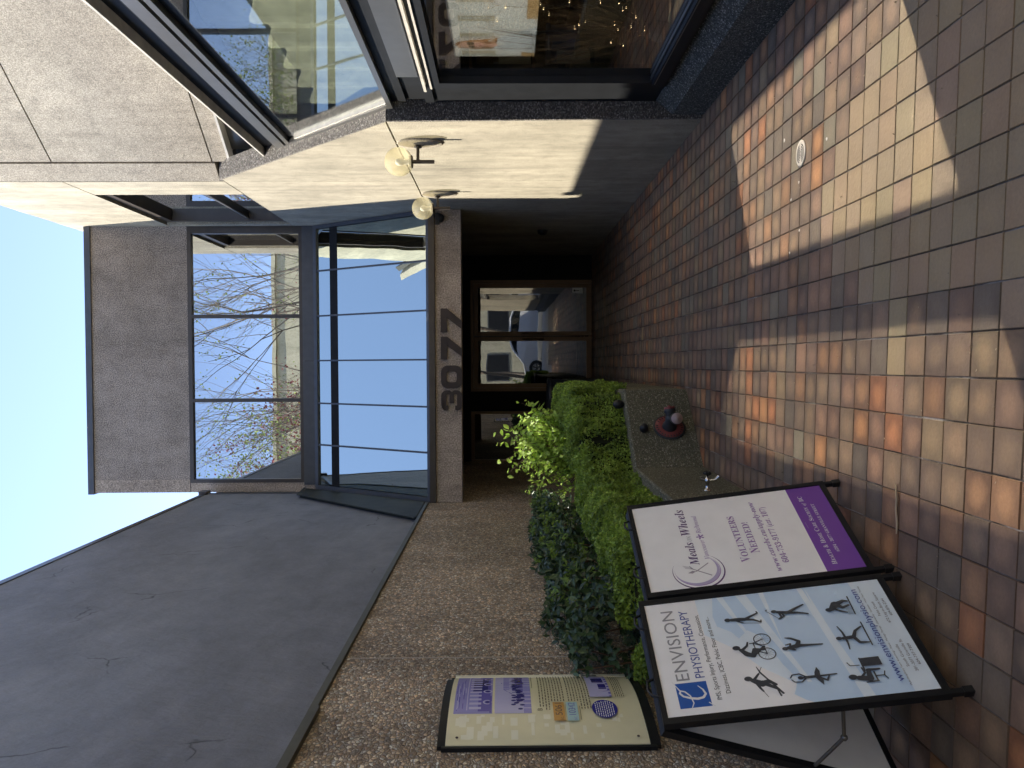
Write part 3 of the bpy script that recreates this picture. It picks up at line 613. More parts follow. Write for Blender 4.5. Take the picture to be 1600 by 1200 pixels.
# ================================================================== OBJECTS
# ---- globe wall lamps
def wall_lamp(Y, label):
    T = thing('wall_lamp', label, 'wall lamp', (XW, Y, 2.33), 'globe lamps on the wing wall')
    mb = MB(); vs = []; fs = []; seg = 28
    prof = [(1, 0), (1, .010), (.93, .020), (.6, .027), (.2, .030), (0.001, .030)]
    for r, h in prof:
        for k in range(seg):
            a = 2*math.pi*k/seg; vs.append((XW-h, Y+.145*r*math.cos(a), 2.325+.205*r*math.sin(a)))
    for i in range(len(prof)-1):
        for k in range(seg): fs.append((i*seg+k, i*seg+(k+1) % seg, (i+1)*seg+(k+1) % seg, (i+1)*seg+k))
    mb.add(vs, fs, 0, True); mb.build('wall_plate', 'angled', T, T)
    mb = MB(); mb.lathe((XW-.03, Y, 2.345), (-1, 0, 0), [(0, 0), (.035, 0), (.035, .016), (0, .016)], 16); mb.tube([(XW-.03, Y, 2.345), (XW-.17, Y, 2.345)], .014, 10)
    mb.tube([(XW-.17, Y, 2.20), (XW-.17, Y, 2.40)], .0175, 12); mb.build('arm', 'bronze', T, T)
    MB().lathe((XW-.17, Y, 2.39), (0, 0, 1), [(0, 0), (.05, .0), (.056, .006), (.056, .028), (.05, .032), (0, .032)], 20).build('collar', 'bronze', T, T)
    z = 2.395; prof = [(.05, z+.0)]; c0 = z+.118
    for k in range(1, 22):
        a = R(-67+157*k/21); prof.append((.126*math.cos(a), c0+.126*math.sin(a)))
    mb = MB(); mb.lathe((XW-.17, Y, 0), (0, 0, 1), prof, 32); mb.build('glass_globe', 'globe', T, T)
    mb = MB(); mb.lathe((XW-.17, Y, 2.42), (0, 0, 1), [(.022, 0), (.024, .055), (.03, .06), (.034, .085), (.030, .108), (.016, .122), (.001, .126)], 16); mb.build('bulb', 'white', T, T)
wall_lamp(7.27, 'nearer and larger-looking globe lamp on an oval plate on the sunlit concrete wall')
wall_lamp(9.43, 'farther globe lamp on an oval plate, just in front of the entrance beam')
T = thing('dome_camera', 'small dark security dome under the far globe lamp at the end of the entrance beam', 'security camera', (1.83, 10.38, 2.36))
mb = MB(); mb.box(1.76, 1.90, 10.34, 10.399, 2.40, 2.45, bev=.005); mb.build('bracket', 'black_plastic', T, T)
MB().lathe((1.83, 10.34, 2.41), (0, 0, -1), [(.055, 0), (.058, .02), (.05, .05), (.03, .07), (.001, .076)], 20).build('dome', 'black_plastic', T, T)
T = tag(MB().lathe((XW, 12.06, 1.02), (-1, 0, 0), [(.075, 0), (.078, .012), (.065, .045), (.035, .065), (.001, .07)], 24).build('dome_vent', 'black_plastic'), 'black half-dome fixture low on the shaded wall inside the porch', 'wall fixture')

# ---- planter wall (concrete, stepped at 45 degrees)
PT = .55
path = [(-.27, 14.75), (-.235, 7.17), (-.84, 6.53), (-.87, 4.25), (-1.77, 4.25)]
def offset(path, d):
    out = []
    for i, p in enumerate(path):
        def nrm(a, b):
            v = Vector(b)-Vector(a); v.normalize(); return Vector((v.y, -v.x))
        ns = []
        if i > 0: ns.append(nrm(path[i-1], path[i]))
        if i < len(path)-1: ns.append(nrm(path[i], path[i+1]))
        m = sum(ns, Vector((0, 0))); m.normalize(); out.append(tuple(Vector(p)+m*d/max(.3, m.dot(ns[0]))))
    return out
T = thing('planter', 'low mossy concrete planter wall with an angled front face beside the tiled path', 'planter', (-.5, 6.9, 0))
inn = offset(path, .14); inn[-1] = (-1.765, inn[-1][1]); o_t = offset(path, .012); o_t[-1] = (-1.765, o_t[-1][1])
mb = MB(); n_ = len(path)
for k in range(n_-1):
    a, b, c_, d_ = path[k], path[k+1], inn[k+1], inn[k]; e, f_ = o_t[k+1], o_t[k]
    vs = [(*a, -.01), (*b, -.01), (*c_, -.01), (*d_, -.01), (*a, PT-.014), (*b, PT-.014), (*c_, PT), (*d_, PT), (*f_, PT), (*e, PT)]
    fs = [(0, 1, 5, 4), (4, 5, 9, 8), (8, 9, 6, 7), (2, 3, 7, 6)]
    mb.add(vs, fs)
mb.build('planter_wall', 'planter', T, T)
mb = MB(); q = offset(path, .135); q[-1] = (-1.765, q[-1][1]); mb.prismZ(q+[(-1.765, 14.75)], .02, .46); mb.build('soil', 'soil', T, T)

# ---- fire standpipe on the angled face
fd = Vector((-.605, -.64, 0)).normalized()      # along the face, leftwards
fn_ = Vector((.7269, -.6867, 0)); fn_ = Vector((-fd.y, fd.x, 0)); fn_ = fn_ if fn_.y < 0 else -fn_
c0 = Vector((-.235, 7.17, 0))+fd*.45; c0.z = .215
T = thing('fire_standpipe', 'fire department standpipe with a red ring plate and two capped outlets on the planter face', 'standpipe', c0[:])
M['red_paint'] = plain('faded_red_paint', (.20, .045, .045), .55); M['pale_cap'] = plain('pale_pink_cap', (.50, .38, .36), .45)
M['iron'] = plain('dark_cast_iron', (.045, .047, .05), .5, .4)
MB().lathe(c0, fn_, [(.001, 0), (.135, 0), (.137, .008), (.125, .012), (.001, .012)], 36).build('wall_plate', 'iron', T, T)
MB().lathe(c0+fn_*.012, fn_, [(.06, 0), (.118, 0), (.118, .003), (.06, .003)], 36).build('red_ring', 'red_paint', T, T)
mb = MB()
for k in range(26):
    if k % 9 == 8: continue
    a = 2*math.pi*k/26; side = Vector((0, 0, 1)); t_ = fn_.cross(side)
    p = c0+fn_*.015+(t_*math.cos(a)+side*math.sin(a))*.104; w1 = (t_*math.cos(a)+side*math.sin(a))*.009; w2 = (-t_*math.sin(a)+side*math.cos(a))*.004
    mb.prism([p-w1-w2, p+w1-w2, p+w1+w2, p-w1+w2], fn_*.0022)
mb.build('raised_letters', 'iron', T, T)
rgt = Vector((.9, .1, .12)).normalized(); frt = Vector((.12, -1, -.06)).normalized(); hub = c0+fn_*.115+Vector((0, 0, .0))
mb = MB(); mb.lathe(c0+fn_*.012, fn_, [(.062, 0), (.058, .02), (.045, .05), (.047, .11), (.03, .14), (.001, .15)], 20)
mb.lathe(hub-rgt*.02, rgt, [(.04, 0), (.042, .07), (.048, .08), (.048, .10), (.001, .10)], 18); mb.lathe(hub-frt*.02+Vector((-.005, 0, -.03)), frt, [(.04, 0), (.042, .05), (.05, .06), (.05, .085), (.001, .085)], 18); mb.build('pipe_body', 'iron', T, T)
MB().lathe(hub+rgt*.08, rgt, [(.044, 0), (.046, .018), (.012, .02), (.012, .03), (.001, .03)], 18).build('outlet_cap', 'red_paint', T, T)
d = MB().lathe(hub+frt*.065+Vector((-.005, 0, -.03)), frt, [(.046, 0), (.047, .012), (.014, .014), (.012, .02), (.001, .02)], 24).build('outlet_cap', 'pale_cap', T, T); d['label'] = 'pale pink outlet cap'
c1 = Vector((-.235, 7.17, 0))+fd*.47; c1.z = .43
tag(MB().lathe(c1, fn_, [(.036, 0), (.038, .01), (.032, .04), (.022, .055), (.001, .058)], 16).build('pipe_stub', 'black_plastic'), 'small black capped stub near the top edge of the angled planter face', 'pipe stub')
T = tag(MB().ball((-.36, 7.13, .60), .05, 16, sc=(.8, .8, 1.0)).lathe((-.36, 7.16, .50), (0, 0, 1), [(.015, 0), (.015, .08)], 10).build('garden_light', 'black_plastic'), 'small black garden light on the planter rim at the hedge corner', 'garden light')
# ---- garden tap
tb = Vector((-.855, 5.43, .245))
T = thing('garden_tap', 'chrome garden tap with a black handle on the planter side above the white sign', 'tap', tb[:])
X = Vector((1, 0, 0))
mb = MB(); mb.lathe(tb, X, [(.001, 0), (.026, 0), (.026, .006), (.013, .010), (.012, .05), (.017, .055), (.017, .085), (.009, .09), (.008, .115), (.001, .115)], 16)
mb.tube([tb+X*.07, tb+X*.075+Vector((0, -.01, -.05)), tb+X*.10+Vector((0, -.02, -.075))], [.011, .011, .012], 10); mb.tube([tb+X*.07, tb+X*.08+Vector((0, .01, .045))], [.010, .013], 10); mb.build('tap_body', 'chrome', T, T)
mb = MB(); h0 = tb+X*.118
for k in range(5):
    a = 2*math.pi*k/5; mb.ball(h0+Vector((0, math.cos(a), math.sin(a)))*.017, .013, 10)
mb.lathe(h0-X*.008, X, [(.001, 0), (.02, 0), (.02, .014), (.001, .014)], 14); mb.build('handle', 'black_plastic', T, T)

# ---- large round pot in the porch
T = thing('round_bin', 'large round charcoal container standing in the porch behind the hedge', 'bin', (-.50, 12.2, 0))
M['charcoal'] = plain('charcoal_enamel', (.030, .034, .043), .35, 0, .5, .08)
MB().lathe((-.50, 12.2, 0), (0, 0, 1), [(.001, 0), (.25, 0), (.255, .05), (.265, .90), (.25, .90)], 36).build('drum', 'charcoal', T, T)
MB().lathe((-.50, 12.2, 0), (0, 0, 1), [(.268, .885), (.285, .89), (.285, .95), (.25, .955), (.24, .93)], 36).build('rim', 'charcoal', T, T)

# ---- hedges
def hedge(name, label, pts, hw, z0, z1, dens, lump=.05, seed=1, ends=(1, 1)):
    T = thing(name, label, 'hedge', (*pts[0], PT-.1))
    r = np.random.default_rng(seed); C = []; NN = []; core = MB()
    for k in range(len(pts)-1):
        a = np.array(pts[k]); b = np.array(pts[k+1]); d = b-a; L = np.linalg.norm(d); d = d/L; s = np.array([d[1], -d[0]])
        per = 2*(z1-z0)+2*hw; n_ = int(dens*L*per); t = r.random(n_)*(L+.0); q = r.random(n_)*per
        off = np.where(q < (z1-z0), hw, np.where(q < (z1-z0)+2*hw, hw-(q-(z1-z0)), -hw)); zz = np.where(q < (z1-z0), z0+q, np.where(q < (z1-z0)+2*hw, z1, z1-(q-(z1-z0)-2*hw)))
        # round the shoulders
        e = np.clip((zz-(z1-.10))/.10, 0, 1); f = np.clip((np.abs(off)-(hw-.09))/.09, 0, 1); sh = e*f
        nrm = np.stack([s[0]*np.sign(off)*(q < z1-z0)+s[0]*np.sign(off)*(q > z1-z0+2*hw), s[1]*np.sign(off)*((q < z1-z0)+(q > z1-z0+2*hw)), ((q > z1-z0)*(q < z1-z0+2*hw))*1.], 1).astype(float)
        p = np.stack([a[0]+d[0]*t+s[0]*off, a[1]+d[1]*t+s[1]*off, zz], 1)
        lum = lump*(np.sin(p[:, 0]*11+p[:, 1]*7+seed)+np.sin(p[:, 1]*13-p[:, 2]*17+2*seed)+np.sin(p[:, 2]*23+p[:, 0]*19)+.8*np.sin(p[:, 1]*37+p[:, 0]*31))*.33
        dep = -np.abs(r.normal(size=n_))*.028+lum-.035*sh
        p = p+nrm*dep[:, None]; p[:, 2] -= .03*sh; C.append(p); NN.append(nrm)
        i_ = hw-.09; A = a-d*.0; B = b
        core.prismZ([tuple(A+s*i_), tuple(B+s*i_), tuple(B-s*i_), tuple(A-s*i_)], z0-.02, z1-.10)
    for a, b, on in ((pts[0], pts[1], ends[0]), (pts[-1], pts[-2], ends[1])):
        if not on: continue
        a = np.array(a); d = np.array(b)-a; d = d/np.linalg.norm(d); s = np.array([d[1], -d[0]]); n_ = int(dens*2*hw*(z1-z0))
        o_ = (r.random(n_)*2-1)*hw; zz = z0+r.random(n_)*(z1-z0-.03); dep = np.abs(r.normal(size=n_))*.03
        C.append(np.stack([a[0]+s[0]*o_+d[0]*dep, a[1]+s[1]*o_+d[1]*dep, zz], 1)); NN.append(np.tile([-d[0], -d[1], 0.], (n_, 1)))
    C = np.concatenate(C); NN = np.concatenate(NN)
    # darker, older leaves deeper inside and in patches
    patch = .5+.28*(np.sin(C[:, 0]*9+C[:, 1]*6)+np.sin(C[:, 1]*15+C[:, 2]*12))*.7
    L = r.uniform(.016, .030, len(C)); col = np.clip(patch*.55+r.random(len(C))*.55, 0, 1)
    leaves('foliage', 'leaf_box', C, L, .62, T, T, NN, .45, .10, 0, col); core.build('twigs', 'core', T, T)
    return T
hedge('box_hedge', 'clipped box hedge along the back of the planter next to the porch', [(-.47, 9.4), (-.46, 7.50), (-.80, 7.08)], .24, PT-.08, 1.03, 12500, .045, 3, (1, 0))
hedge('box_hedge', 'clipped box hedge in front of the dark shrub, running down behind the two signs', [(-.86, 7.0), (-1.12, 6.55), (-1.16, 5.2), (-1.22, 4.42)], .21, PT-.10, .99, 12500, .05, 5, (0, 1))
hedge('box_hedge', 'low end of box hedge below the history panel on the pebble wall', [(-1.05, 4.42), (-1.72, 4.42)], .17, PT-.10, .86, 13000, .05, 8, (1, 0))

# ---- dark laurel-like shrub against the wall
T = thing('dark_shrub', 'dark glossy-leaved shrub between the pebble wall and the box hedge', 'shrub', (-1.55, 6.2, PT-.1))
r = np.random.default_rng(21); CC = []; COL = []; TIPS = []
nc = 1500; cx = r.uniform(-1.74, -1.30, nc); cyy = r.uniform(4.40, 8.3, nc); ct = 1.36-.10*np.abs(np.sin(cyy*2.3))-.04*np.sin(cyy*7)
cz = PT+(ct-PT)*np.sqrt(r.random(nc)); keep = (cx > -1.36-.12*np.sin(cyy*3)) | (cz > ct-.22) | (r.random(nc) < .45)
for a, b, c_ in zip(cx[keep], cyy[keep], cz[keep]):
    m_ = r.integers(5, 9)
    th = r.uniform(0, 2*math.pi)+np.arange(m_)*2.4; CC.append(np.stack([a+.038*np.cos(th), b+.038*np.sin(th), c_+r.uniform(-.02, .02, m_)], 1))
CC = np.concatenate(CC); leaves('foliage', 'leaf_dark', CC, r.uniform(.045, .075, len(CC)), .42, T, T, np.tile([.5, -.4, .8], (len(CC), 1)), .5, .06, .2)
idx = (cx > -1.5) & (r.random(nc) < .25); tt = []
for a, b, c_ in zip(cx[idx], cyy[idx], cz[idx]):
    for k in range(7): th = k*2.4; tt.append((a+.06+.022*math.cos(th), b-.03+.022*math.sin(th), c_+.03+.005*k))
leaves('new_growth', 'leaf_new', tt, .042, .36, T, T, None, .4, .06, -.6)
mb = MB()
for k in range(34):
    y_ = 4.5+k*.115; p = [Vector((-1.55+random.uniform(-.1, .1), y_, .42))]
    for j in range(4): p.append(p[-1]+Vector((random.uniform(-.05, .07), random.uniform(-.09, .09), .2)))
    mb.tube(p, [.011, .009, .007, .005, .003], 6)
mb.build('stems', 'stem', T, T)

# ---- pale sunlit shrub
def rnd_dir(r, up_=.3):
    v = r.normal(size=3); v[2] = abs(v[2])+up_; return v/np.linalg.norm(v)
T = thing('light_shrub', 'bright light-green broad-leaved shrub catching the sun behind the box hedge', 'shrub', (-.98, 8.7, PT-.1))
r = np.random.default_rng(5); mb = MB(); CC = []; LL = []
for k in range(170):
    base = np.array([-.84+r.uniform(-.16, .16), 8.80+r.uniform(-.2, .2), .50]); th = r.uniform(0, 2*math.pi); sp = r.uniform(.05, .46); hh = r.uniform(.45, 1.06)
    tip = base+np.array([math.cos(th)*sp, math.sin(th)*sp*.8, hh-.35*sp]); p = [base, base*.5+tip*.5+np.array([0, 0, .08]), tip]
    mb.tube([tuple(q) for q in p], [.006, .004, .002], 5)
    for j in range(34):
        t = r.uniform(.2, 1.0); q = (base*(1-t)+tip*t)+np.array([0, 0, .08*4*t*(1-t)])+r.normal(size=3)*.035; CC.append(q); LL.append(r.uniform(.045, .085))
for dx, dz, ph in ((.02, 1.66, 0), (.20, 1.60, 1), (-.16, 1.62, 2), (-.30, 1.56, 3), (.10, 1.70, 4)):
    base = np.array([-.85, 8.7, 1.1]); tip = np.array([-.87+dx, 8.7+.1*math.sin(ph*2), dz]); mb.tube([tuple(base), tuple((base+tip)/2+np.array([.03, 0, .02])), tuple(tip)], [.005, .004, .002], 5)
    for t in np.linspace(.35, 1, 9): CC.append(base*(1-t)+tip*t+r.normal(size=3)*.022); LL.append(r.uniform(.07, .10))
leaves('foliage', 'leaf_light', CC, LL, .55, T, T, np.tile([.5, -.3, .8], (len(CC), 1)), .45, .10, .45); mb.build('stems', 'stem', T, T)

# ---- twig on the tiles, floor drain, white paint-like gum spots
p = [(-.50, 3.31, .006), (-.56, 3.295, .008), (-.60, 3.305, .006), (-.655, 3.29, .008), (-.70, 3.30, .006)]
M['twig'] = plain('dry_twig', (.42, .33, .22), .8); tag(MB().tube(p, [.003, .005, .0045, .0055, .003], 6).build('twig', 'twig'), 'short pale dry twig lying on the tiles right of the purple sign', 'twig')
T = thing('floor_drain', 'round slotted floor drain in the tiles near the shop window', 'drain', (1.116, 4.40, 0))
MB().lathe((1.116, 4.40, .0012), (0, 0, 1), [(.001, 0), (.070, 0), (.072, .002), (.056, .0035), (.001, .0035)], 32).build('drain_collar', 'joint', T, T)
mb = MB()
for rr0 in (.012, .024, .036, .048):
    for s_ in (0, 180):
        seg = 14; vs = []
        for k in range(seg+1):
            a = R(s_+18+144*k/seg); vs += [(1.116+(rr0-.0035)*math.cos(a), 4.40+(rr0-.0035)*math.sin(a), .0052), (1.116+(rr0+.0035)*math.cos(a), 4.40+(rr0+.0035)*math.sin(a), .0052)]
        mb.add(vs, [(2*k, 2*k+1, 2*k+3, 2*k+2) for k in range(seg)])
mb.build('slot', 'dark', T, T)
g_sp = 'white gum spots on the tiles'
for k, (pl, rr1, x_, y_) in enumerate([('largest of the spots, towards the shop window from the drain', .013, 1.257, 4.66), ('tiny white spot nearest the drain on its left', .009, .97, 4.43), ('white spot second from the drain', .009, .90, 4.55), ('small white spot third from the drain', .009, .71, 4.42), ('white spot farthest from the drain', .009, .61, 4.57), ('white spot on the street side of the drain', .010, 1.10, 4.05)]):
    m = MB(); vs = [(x_+rr1*(1+.25*math.sin(3*a+k))*math.cos(a)*.8, y_+rr1*(1+.2*math.cos(2*a+k))*math.sin(a), .0022) for a in [2*math.pi*j/12 for j in range(12)]]
    m.add(vs+[(x_, y_, .0034)], [(j, (j+1) % 12, 12) for j in range(12)], 0, True)
    tag(m.build('gum_spot', 'pale_grout'), 'flattened gum on the tiles, '+pl, 'gum', g_sp)

# ---- A-frame signs
def leafframe(A, B, topoff, hgt):
    """returns origin (top left corner), e1 along the top, e2 up the leaf, n outwards"""
    A, B = Vector(A), Vector(B); e1 = (B-A).normalized(); t = Vector((*topoff, hgt)); e2 = t.normalized(); n_ = e1.cross(e2).normalized()
    return A+t, e1, e2, n_
for nm, c_ in dict(sheet_white=(.90, .90, .91), sheet_blue=(.76, .86, .95), wash=(.58, .74, .92), wash2=(.52, .65, .82), navy=(.045, .075, .33), royal=(.015, .10, .42), grey=(.30, .30, .32), ink=(.045, .045, .05), figure=(.055, .06, .07),
                   plum=(.10, .045, .16), mauve=(.30, .17, .42), violet=(.20, .07, .40), lilac=(.45, .40, .60), pgrey=(.33, .30, .36), print_white=(.78, .78, .78)).items(): ink(nm, c_)
def bicycle(P, x, y, s_):
    for cx_ in (-.0, .072):
        P.ring('figure', x+cx_*s_, y, .026*s_, .0295*s_, seg=26)
        for k in range(6):
            a = k*math.pi/6; P.stroke('figure', [(x+cx_*s_-.026*s_*math.cos(a), y-.026*s_*math.sin(a)), (x+cx_*s_+.026*s_*math.cos(a), y+.026*s_*math.sin(a))], .0006)
    for q in ([(0, 0), (.018, .032), (.058, .034), (.072, 0)], [(.018, .032), (.034, .002), (.058, .034)], [(0, 0), (.034, .002)], [(.012, .04), (.022, .041)], [(.056, .046), (.058, .034)]): P.stroke('figure', [(x+a*s_, y+b*s_) for a, b in q], .0035*s_)
def figure(P, pts, head, hr=.0115):
    for q, w in pts: P.stroke('figure', q, w)
    P.disc('figure', head[0], head[1], hr*.85, hr, 16)
def sign(name, label, A, B, topoff, hgt, rear, prt, back_grime=True):
    o0, e1, e2, n_ = leafframe(A, B, topoff, hgt); Wd = (Vector(B)-Vector(A)).length; Ln = Vector((*topoff, hgt)).length
    T = thing(name, label, 'sidewalk sign', (Vector(A)*.5+Vector(B)*.5)[:], 'A-frame signs in front of the planter')
    def fr(o0, e1, e2, n_, nm):
        def pt(x, y, h): return o0+e1*x+e2*y+n_*h
        def bar(m, x0, x1, y0, y1, h0, h1, mi=0): m.prism([pt(x0, y0, h0), pt(x1, y0, h0), pt(x1, y1, h0), pt(x0, y1, h0)], n_*(h1-h0), mi)
        L_ = Ln-.075; m = MB()
        bar(m, 0, .026, -L_, 0, -.03, 0); bar(m, Wd-.026, Wd, -L_, 0, -.03, 0); bar(m, .026, Wd-.026, -L_, -L_+.026, -.029, -.001); bar(m, .026, Wd-.026, -.020, 0, -.029, -.001)
        f = m.build(nm, 'black_metal', T, T)
        m = MB(); bar(m, .02, Wd-.02, -L_+.02, -.012, -.016, -.006); m.build('board', 'sheet_white', f, T)
        for xa in (.004, Wd-.024):
            m = MB(); bar(m, xa, xa+.02, -Ln+.0, -L_, -.024, -.004); m.build('leg', 'black_metal', f, T)
            m = MB(); bar(m, xa-.003, xa+.023, -Ln-.002, -Ln+.035, -.027, -.001); m.build('foot', 'black_plastic', f, T)
        return pt, L_
    pt, L_ = fr(o0, e1, e2, n_, 'front_panel')
    # printed sheet: design units .61 x .914 scaled to the sheet
    w_in, h_in = Wd-.052, L_-.046; sx, sy = w_in/.61, h_in/.914
    P = Print(lambda x, y, h: pt(.026+x*sx, -.020+y*sy, -.006+h)); prt(P); P.done('printed_sheet', T, T)
    # rear leaf, hinged at the top and leaning away
    C_ = Vector(A)+Vector((*rear, 0)); D_ = Vector(B)+Vector((*rear, 0)); top = o0-n_*.032
    e2r = (top-C_); hr = e2r.length; e2r.normalize(); nr = e1.cross(e2r).normalized()
    sc = hr/Ln
    # rear leaf seen from inside: board faces back
    fr(top, e1, e2r, nr, 'rear_panel')
    for s_ in (.012, Wd-.012):
        a = o0+e1*s_-e2*.62-n_*.03; b = top+e1*s_-e2r*.60; j = (a+b)*.5+Vector((0, 0, -.055)); m = MB()
        for u, v in ((a, j), (b, j)): m.tube([u, v], .007, 6)
        m.ball(j, .013, 10, sc=(1, 1, 1)); m.build('folding_brace', 'grey_metal', T, T)
    for s_ in (.12, .45):
        p0 = o0+e1*s_-n_*.004; m = MB(); q = [p0+e2*-.01, p0+e2*.02+e1*.01, p0+e2*.03+e1*.05-n_*.015, p0+e2*.025+e1*.10-n_*.03, p0-e2*.01+e1*.12-n_*.035]
        m.tube(q, .005, 6); m.build('handle', 'black_plastic', T, T)
    return T

def print_physio(P):
    P.rect('sheet_blue', -.001, -.916, .611, .001)
    P.rect('sheet_white', 0, -.20, .61, 0)
    P.poly('sheet_white', [(0, -.20), (.40, -.20), (.30, -.30), (.20, -.36), (.10, -.46), (0, -.52)])
    for q in ([(.61, -.27), (.50, -.25), (.44, -.255), (.40, -.30), (.36, -.32), (.40, -.36), (.36, -.40), (.20, -.44), (.12, -.47), (.05, -.44), (.02, -.47), (.0, -.50), (0, -.66), (.61, -.60)], [(0, -.69), (.61, -.62), (.61, -.80), (0, -.83)]): P.poly('wash', q)
    for q in ([(.61, -.285), (.2, -.40), (.61, -.31)], [(.61, -.36), (.1, -.50), (.1, -.515), (.61, -.40)], [(.61, -.63), (.30, -.66), (0, -.70), (0, -.66), (.30, -.635)], [(.61, -.45), (.3, -.47), (.61, -.47)]): P.poly('sheet_blue', q)
    P.rect('sheet_blue', 0, -.916, .61, -.835)
    # logo
    P.rect('royal', .038, -.158, .160, -.048)
    e = [(.030, -.085), (.060, -.098), (.095, -.092), (.118, -.076), (.124, -.062), (.112, -.058), (.096, -.068), (.084, -.092), (.078, -.115), (.082, -.135), (.098, -.146), (.120, -.140), (.140, -.126)]
    P.stroke('print_white', e, [.002, .004, .005, .006, .006, .007, .008, .010, .011, .010, .008, .006, .003])
    P.stroke('print_white', [(.055, -.150), (.036, -.166)], .004); P.stroke('print_white', [(.124, -.060), (.170, -.040)], [.005, .002])
    P.text('grey', 'ENVISION', .172, .560, -.104, .048); P.text('navy', 'PHYSIOTHERAPY', .178, .552, -.158, .033)
    P.text('ink', 'IMS, Sports Injury, Performance, Concussion,', .062, .518, -.196, .017); P.text('ink', 'Dizziness, ICBC, Pelvic Floor and more...', .088, .500, -.232, .017)
    # skier
    figure(P, [([(.136, -.318), (.115, -.345)], [.020, .030]), ([(.115, -.345), (.125, -.37), (.105, -.392)], [.026, .017, .010]), ([(.120, -.35), (.098, -.375), (.080, -.395)], [.022, .014, .009]), ([(.130, -.325), (.095, -.335), (.078, -.342)], [.012, .009, .006]),
               ([(.14, -.325), (.165, -.345)], [.011, .007]), ([(.060, -.405), (.17, -.352), (.20, -.345)], [.008, .006, .003]), ([(.050, -.395), (.10, -.388), (.13, -.372)], [.006, .005, .003]), ([(.078, -.342), (.050, -.352)], .002), ([(.165, -.345), (.196, -.362)], .002)], (.145, -.304), .014)
    # cyclist
    bicycle(P, .262, -.400, 1.08)
    figure(P, [([(.296, -.310), (.268, -.330), (.258, -.350)], [.014, .024, .020]), ([(.258, -.350), (.290, -.360), (.284, -.395)], [.020, .014, .008]), ([(.262, -.352), (.280, -.375), (.300, -.398)], [.016, .012, .008]), ([(.292, -.316), (.312, -.338), (.330, -.344)], [.012, .009, .006])], (.306, -.298), .014)
    # walker
    figure(P, [([(.464, -.315), (.462, -.345), (.460, -.365)], [.016, .020, .017]), ([(.460, -.365), (.475, -.392), (.488, -.418)], [.014, .010, .007]), ([(.460, -.365), (.452, -.395), (.434, -.420)], [.014, .010, .007]), ([(.463, -.322), (.448, -.342), (.440, -.354)], [.008, .007, .005]), ([(.440, -.350), (.428, -.418)], .002), ([(.436, -.420), (.445, -.422)], .005), ([(.488, -.418), (.497, -.416)], .005)], (.465, -.300), .012)
    # ballerina
    figure(P, [([(.120, -.495), (.120, -.540)], [.013, .012]), ([(.120, -.545), (.122, -.604)], [.009, .006]), ([(.112, -.545), (.096, -.566), (.118, -.578)], [.009, .008, .005]), ([(.118, -.50), (.100, -.480), (.103, -.455), (.115, -.448)], [.006, .005, .005, .004]), ([(.122, -.50), (.140, -.480), (.138, -.455), (.124, -.446)], [.006, .005, .005, .004])], (.120, -.480), .010)
    P.poly('figure', [(.075, -.548), (.100, -.535), (.120, -.528), (.140, -.533), (.165, -.546), (.145, -.552), (.120, -.548), (.098, -.553)])
    # high kick
    figure(P, [([(.275, -.482), (.283, -.515)], [.018, .020]), ([(.283, -.515), (.280, -.560), (.277, -.602)], [.016, .010, .006]), ([(.286, -.515), (.305, -.525), (.325, -.500), (.330, -.482)], [.018, .013, .009, .005]), ([(.276, -.488), (.262, -.500), (.270, -.478)], [.009, .008, .005]), ([(.282, -.488), (.296, -.492), (.292, -.474)], [.009, .007, .005])], (.273, -.468), .011)
    # golfer
    figure(P, [([(.478, -.492), (.470, -.520), (.470, -.530)], [.015, .018, .016]), ([(.470, -.530), (.488, -.562), (.505, -.596)], [.014, .011, .007]), ([(.468, -.530), (.462, -.565), (.450, -.600)], [.014, .011, .007]), ([(.476, -.496), (.448, -.500), (.436, -.488)], [.009, .008, .005]), ([(.474, -.502), (.452, -.512), (.437, -.492)], [.008, .007, .005]), ([(.437, -.490), (.492, -.450)], .0022), ([(.492, -.450), (.496, -.456)], .004)], (.482, -.480), .011)
    # desk worker
    figure(P, [([(.088, -.672), (.080, -.705)], [.022, .026]), ([(.082, -.708), (.122, -.712), (.122, -.750)], [.022, .014, .009]), ([(.088, -.678), (.110, -.698), (.135, -.694)], [.010, .008, .006]), ([(.070, -.728), (.110, -.728)], .006), ([(.090, -.728), (.090, -.758)], .005), ([(.072, -.764), (.090, -.757), (.108, -.764)], .004), ([(.064, -.690), (.066, -.730)], .006), ([(.120, -.701), (.182, -.701)], .006), ([(.148, -.690), (.150, -.660), (.166, -.654)], .004)], (.094, -.652), .015)
    P.rect('figure', .140, -.768, .182, -.704)
    # lunge
    figure(P, [([(.292, -.682), (.294, -.718)], [.015, .018]), ([(.294, -.720), (.325, -.735), (.345, -.762)], [.015, .011, .007]), ([(.292, -.720), (.262, -.732), (.258, -.764)], [.015, .012, .007]), ([(.294, -.690), (.325, -.688), (.358, -.680)], [.009, .007, .004]), ([(.290, -.690), (.262, -.690), (.232, -.686)], [.009, .007, .004]), ([(.242, -.769), (.368, -.769)], .005)], (.293, -.667), .011)
    # gardener crouching
    figure(P, [([(.458, -.692), (.482, -.712)], [.022, .034]), ([(.482, -.715), (.460, -.732), (.470, -.758)], [.020, .014, .010]), ([(.486, -.722), (.498, -.745), (.494, -.760)], [.022, .014, .009]), ([(.460, -.698), (.440, -.722), (.430, -.742)], [.010, .009, .006]), ([(.415, -.766), (.520, -.768)], .005)], (.454, -.680), .013)
    for k in range(6): P.stroke('figure', [(.420+.006*k, -.762), (.418+.007*k, -.742-.004*(k % 2))], .0015)
    P.text('navy', 'www.envisionphysio.com', .050, .555, -.812, .026)
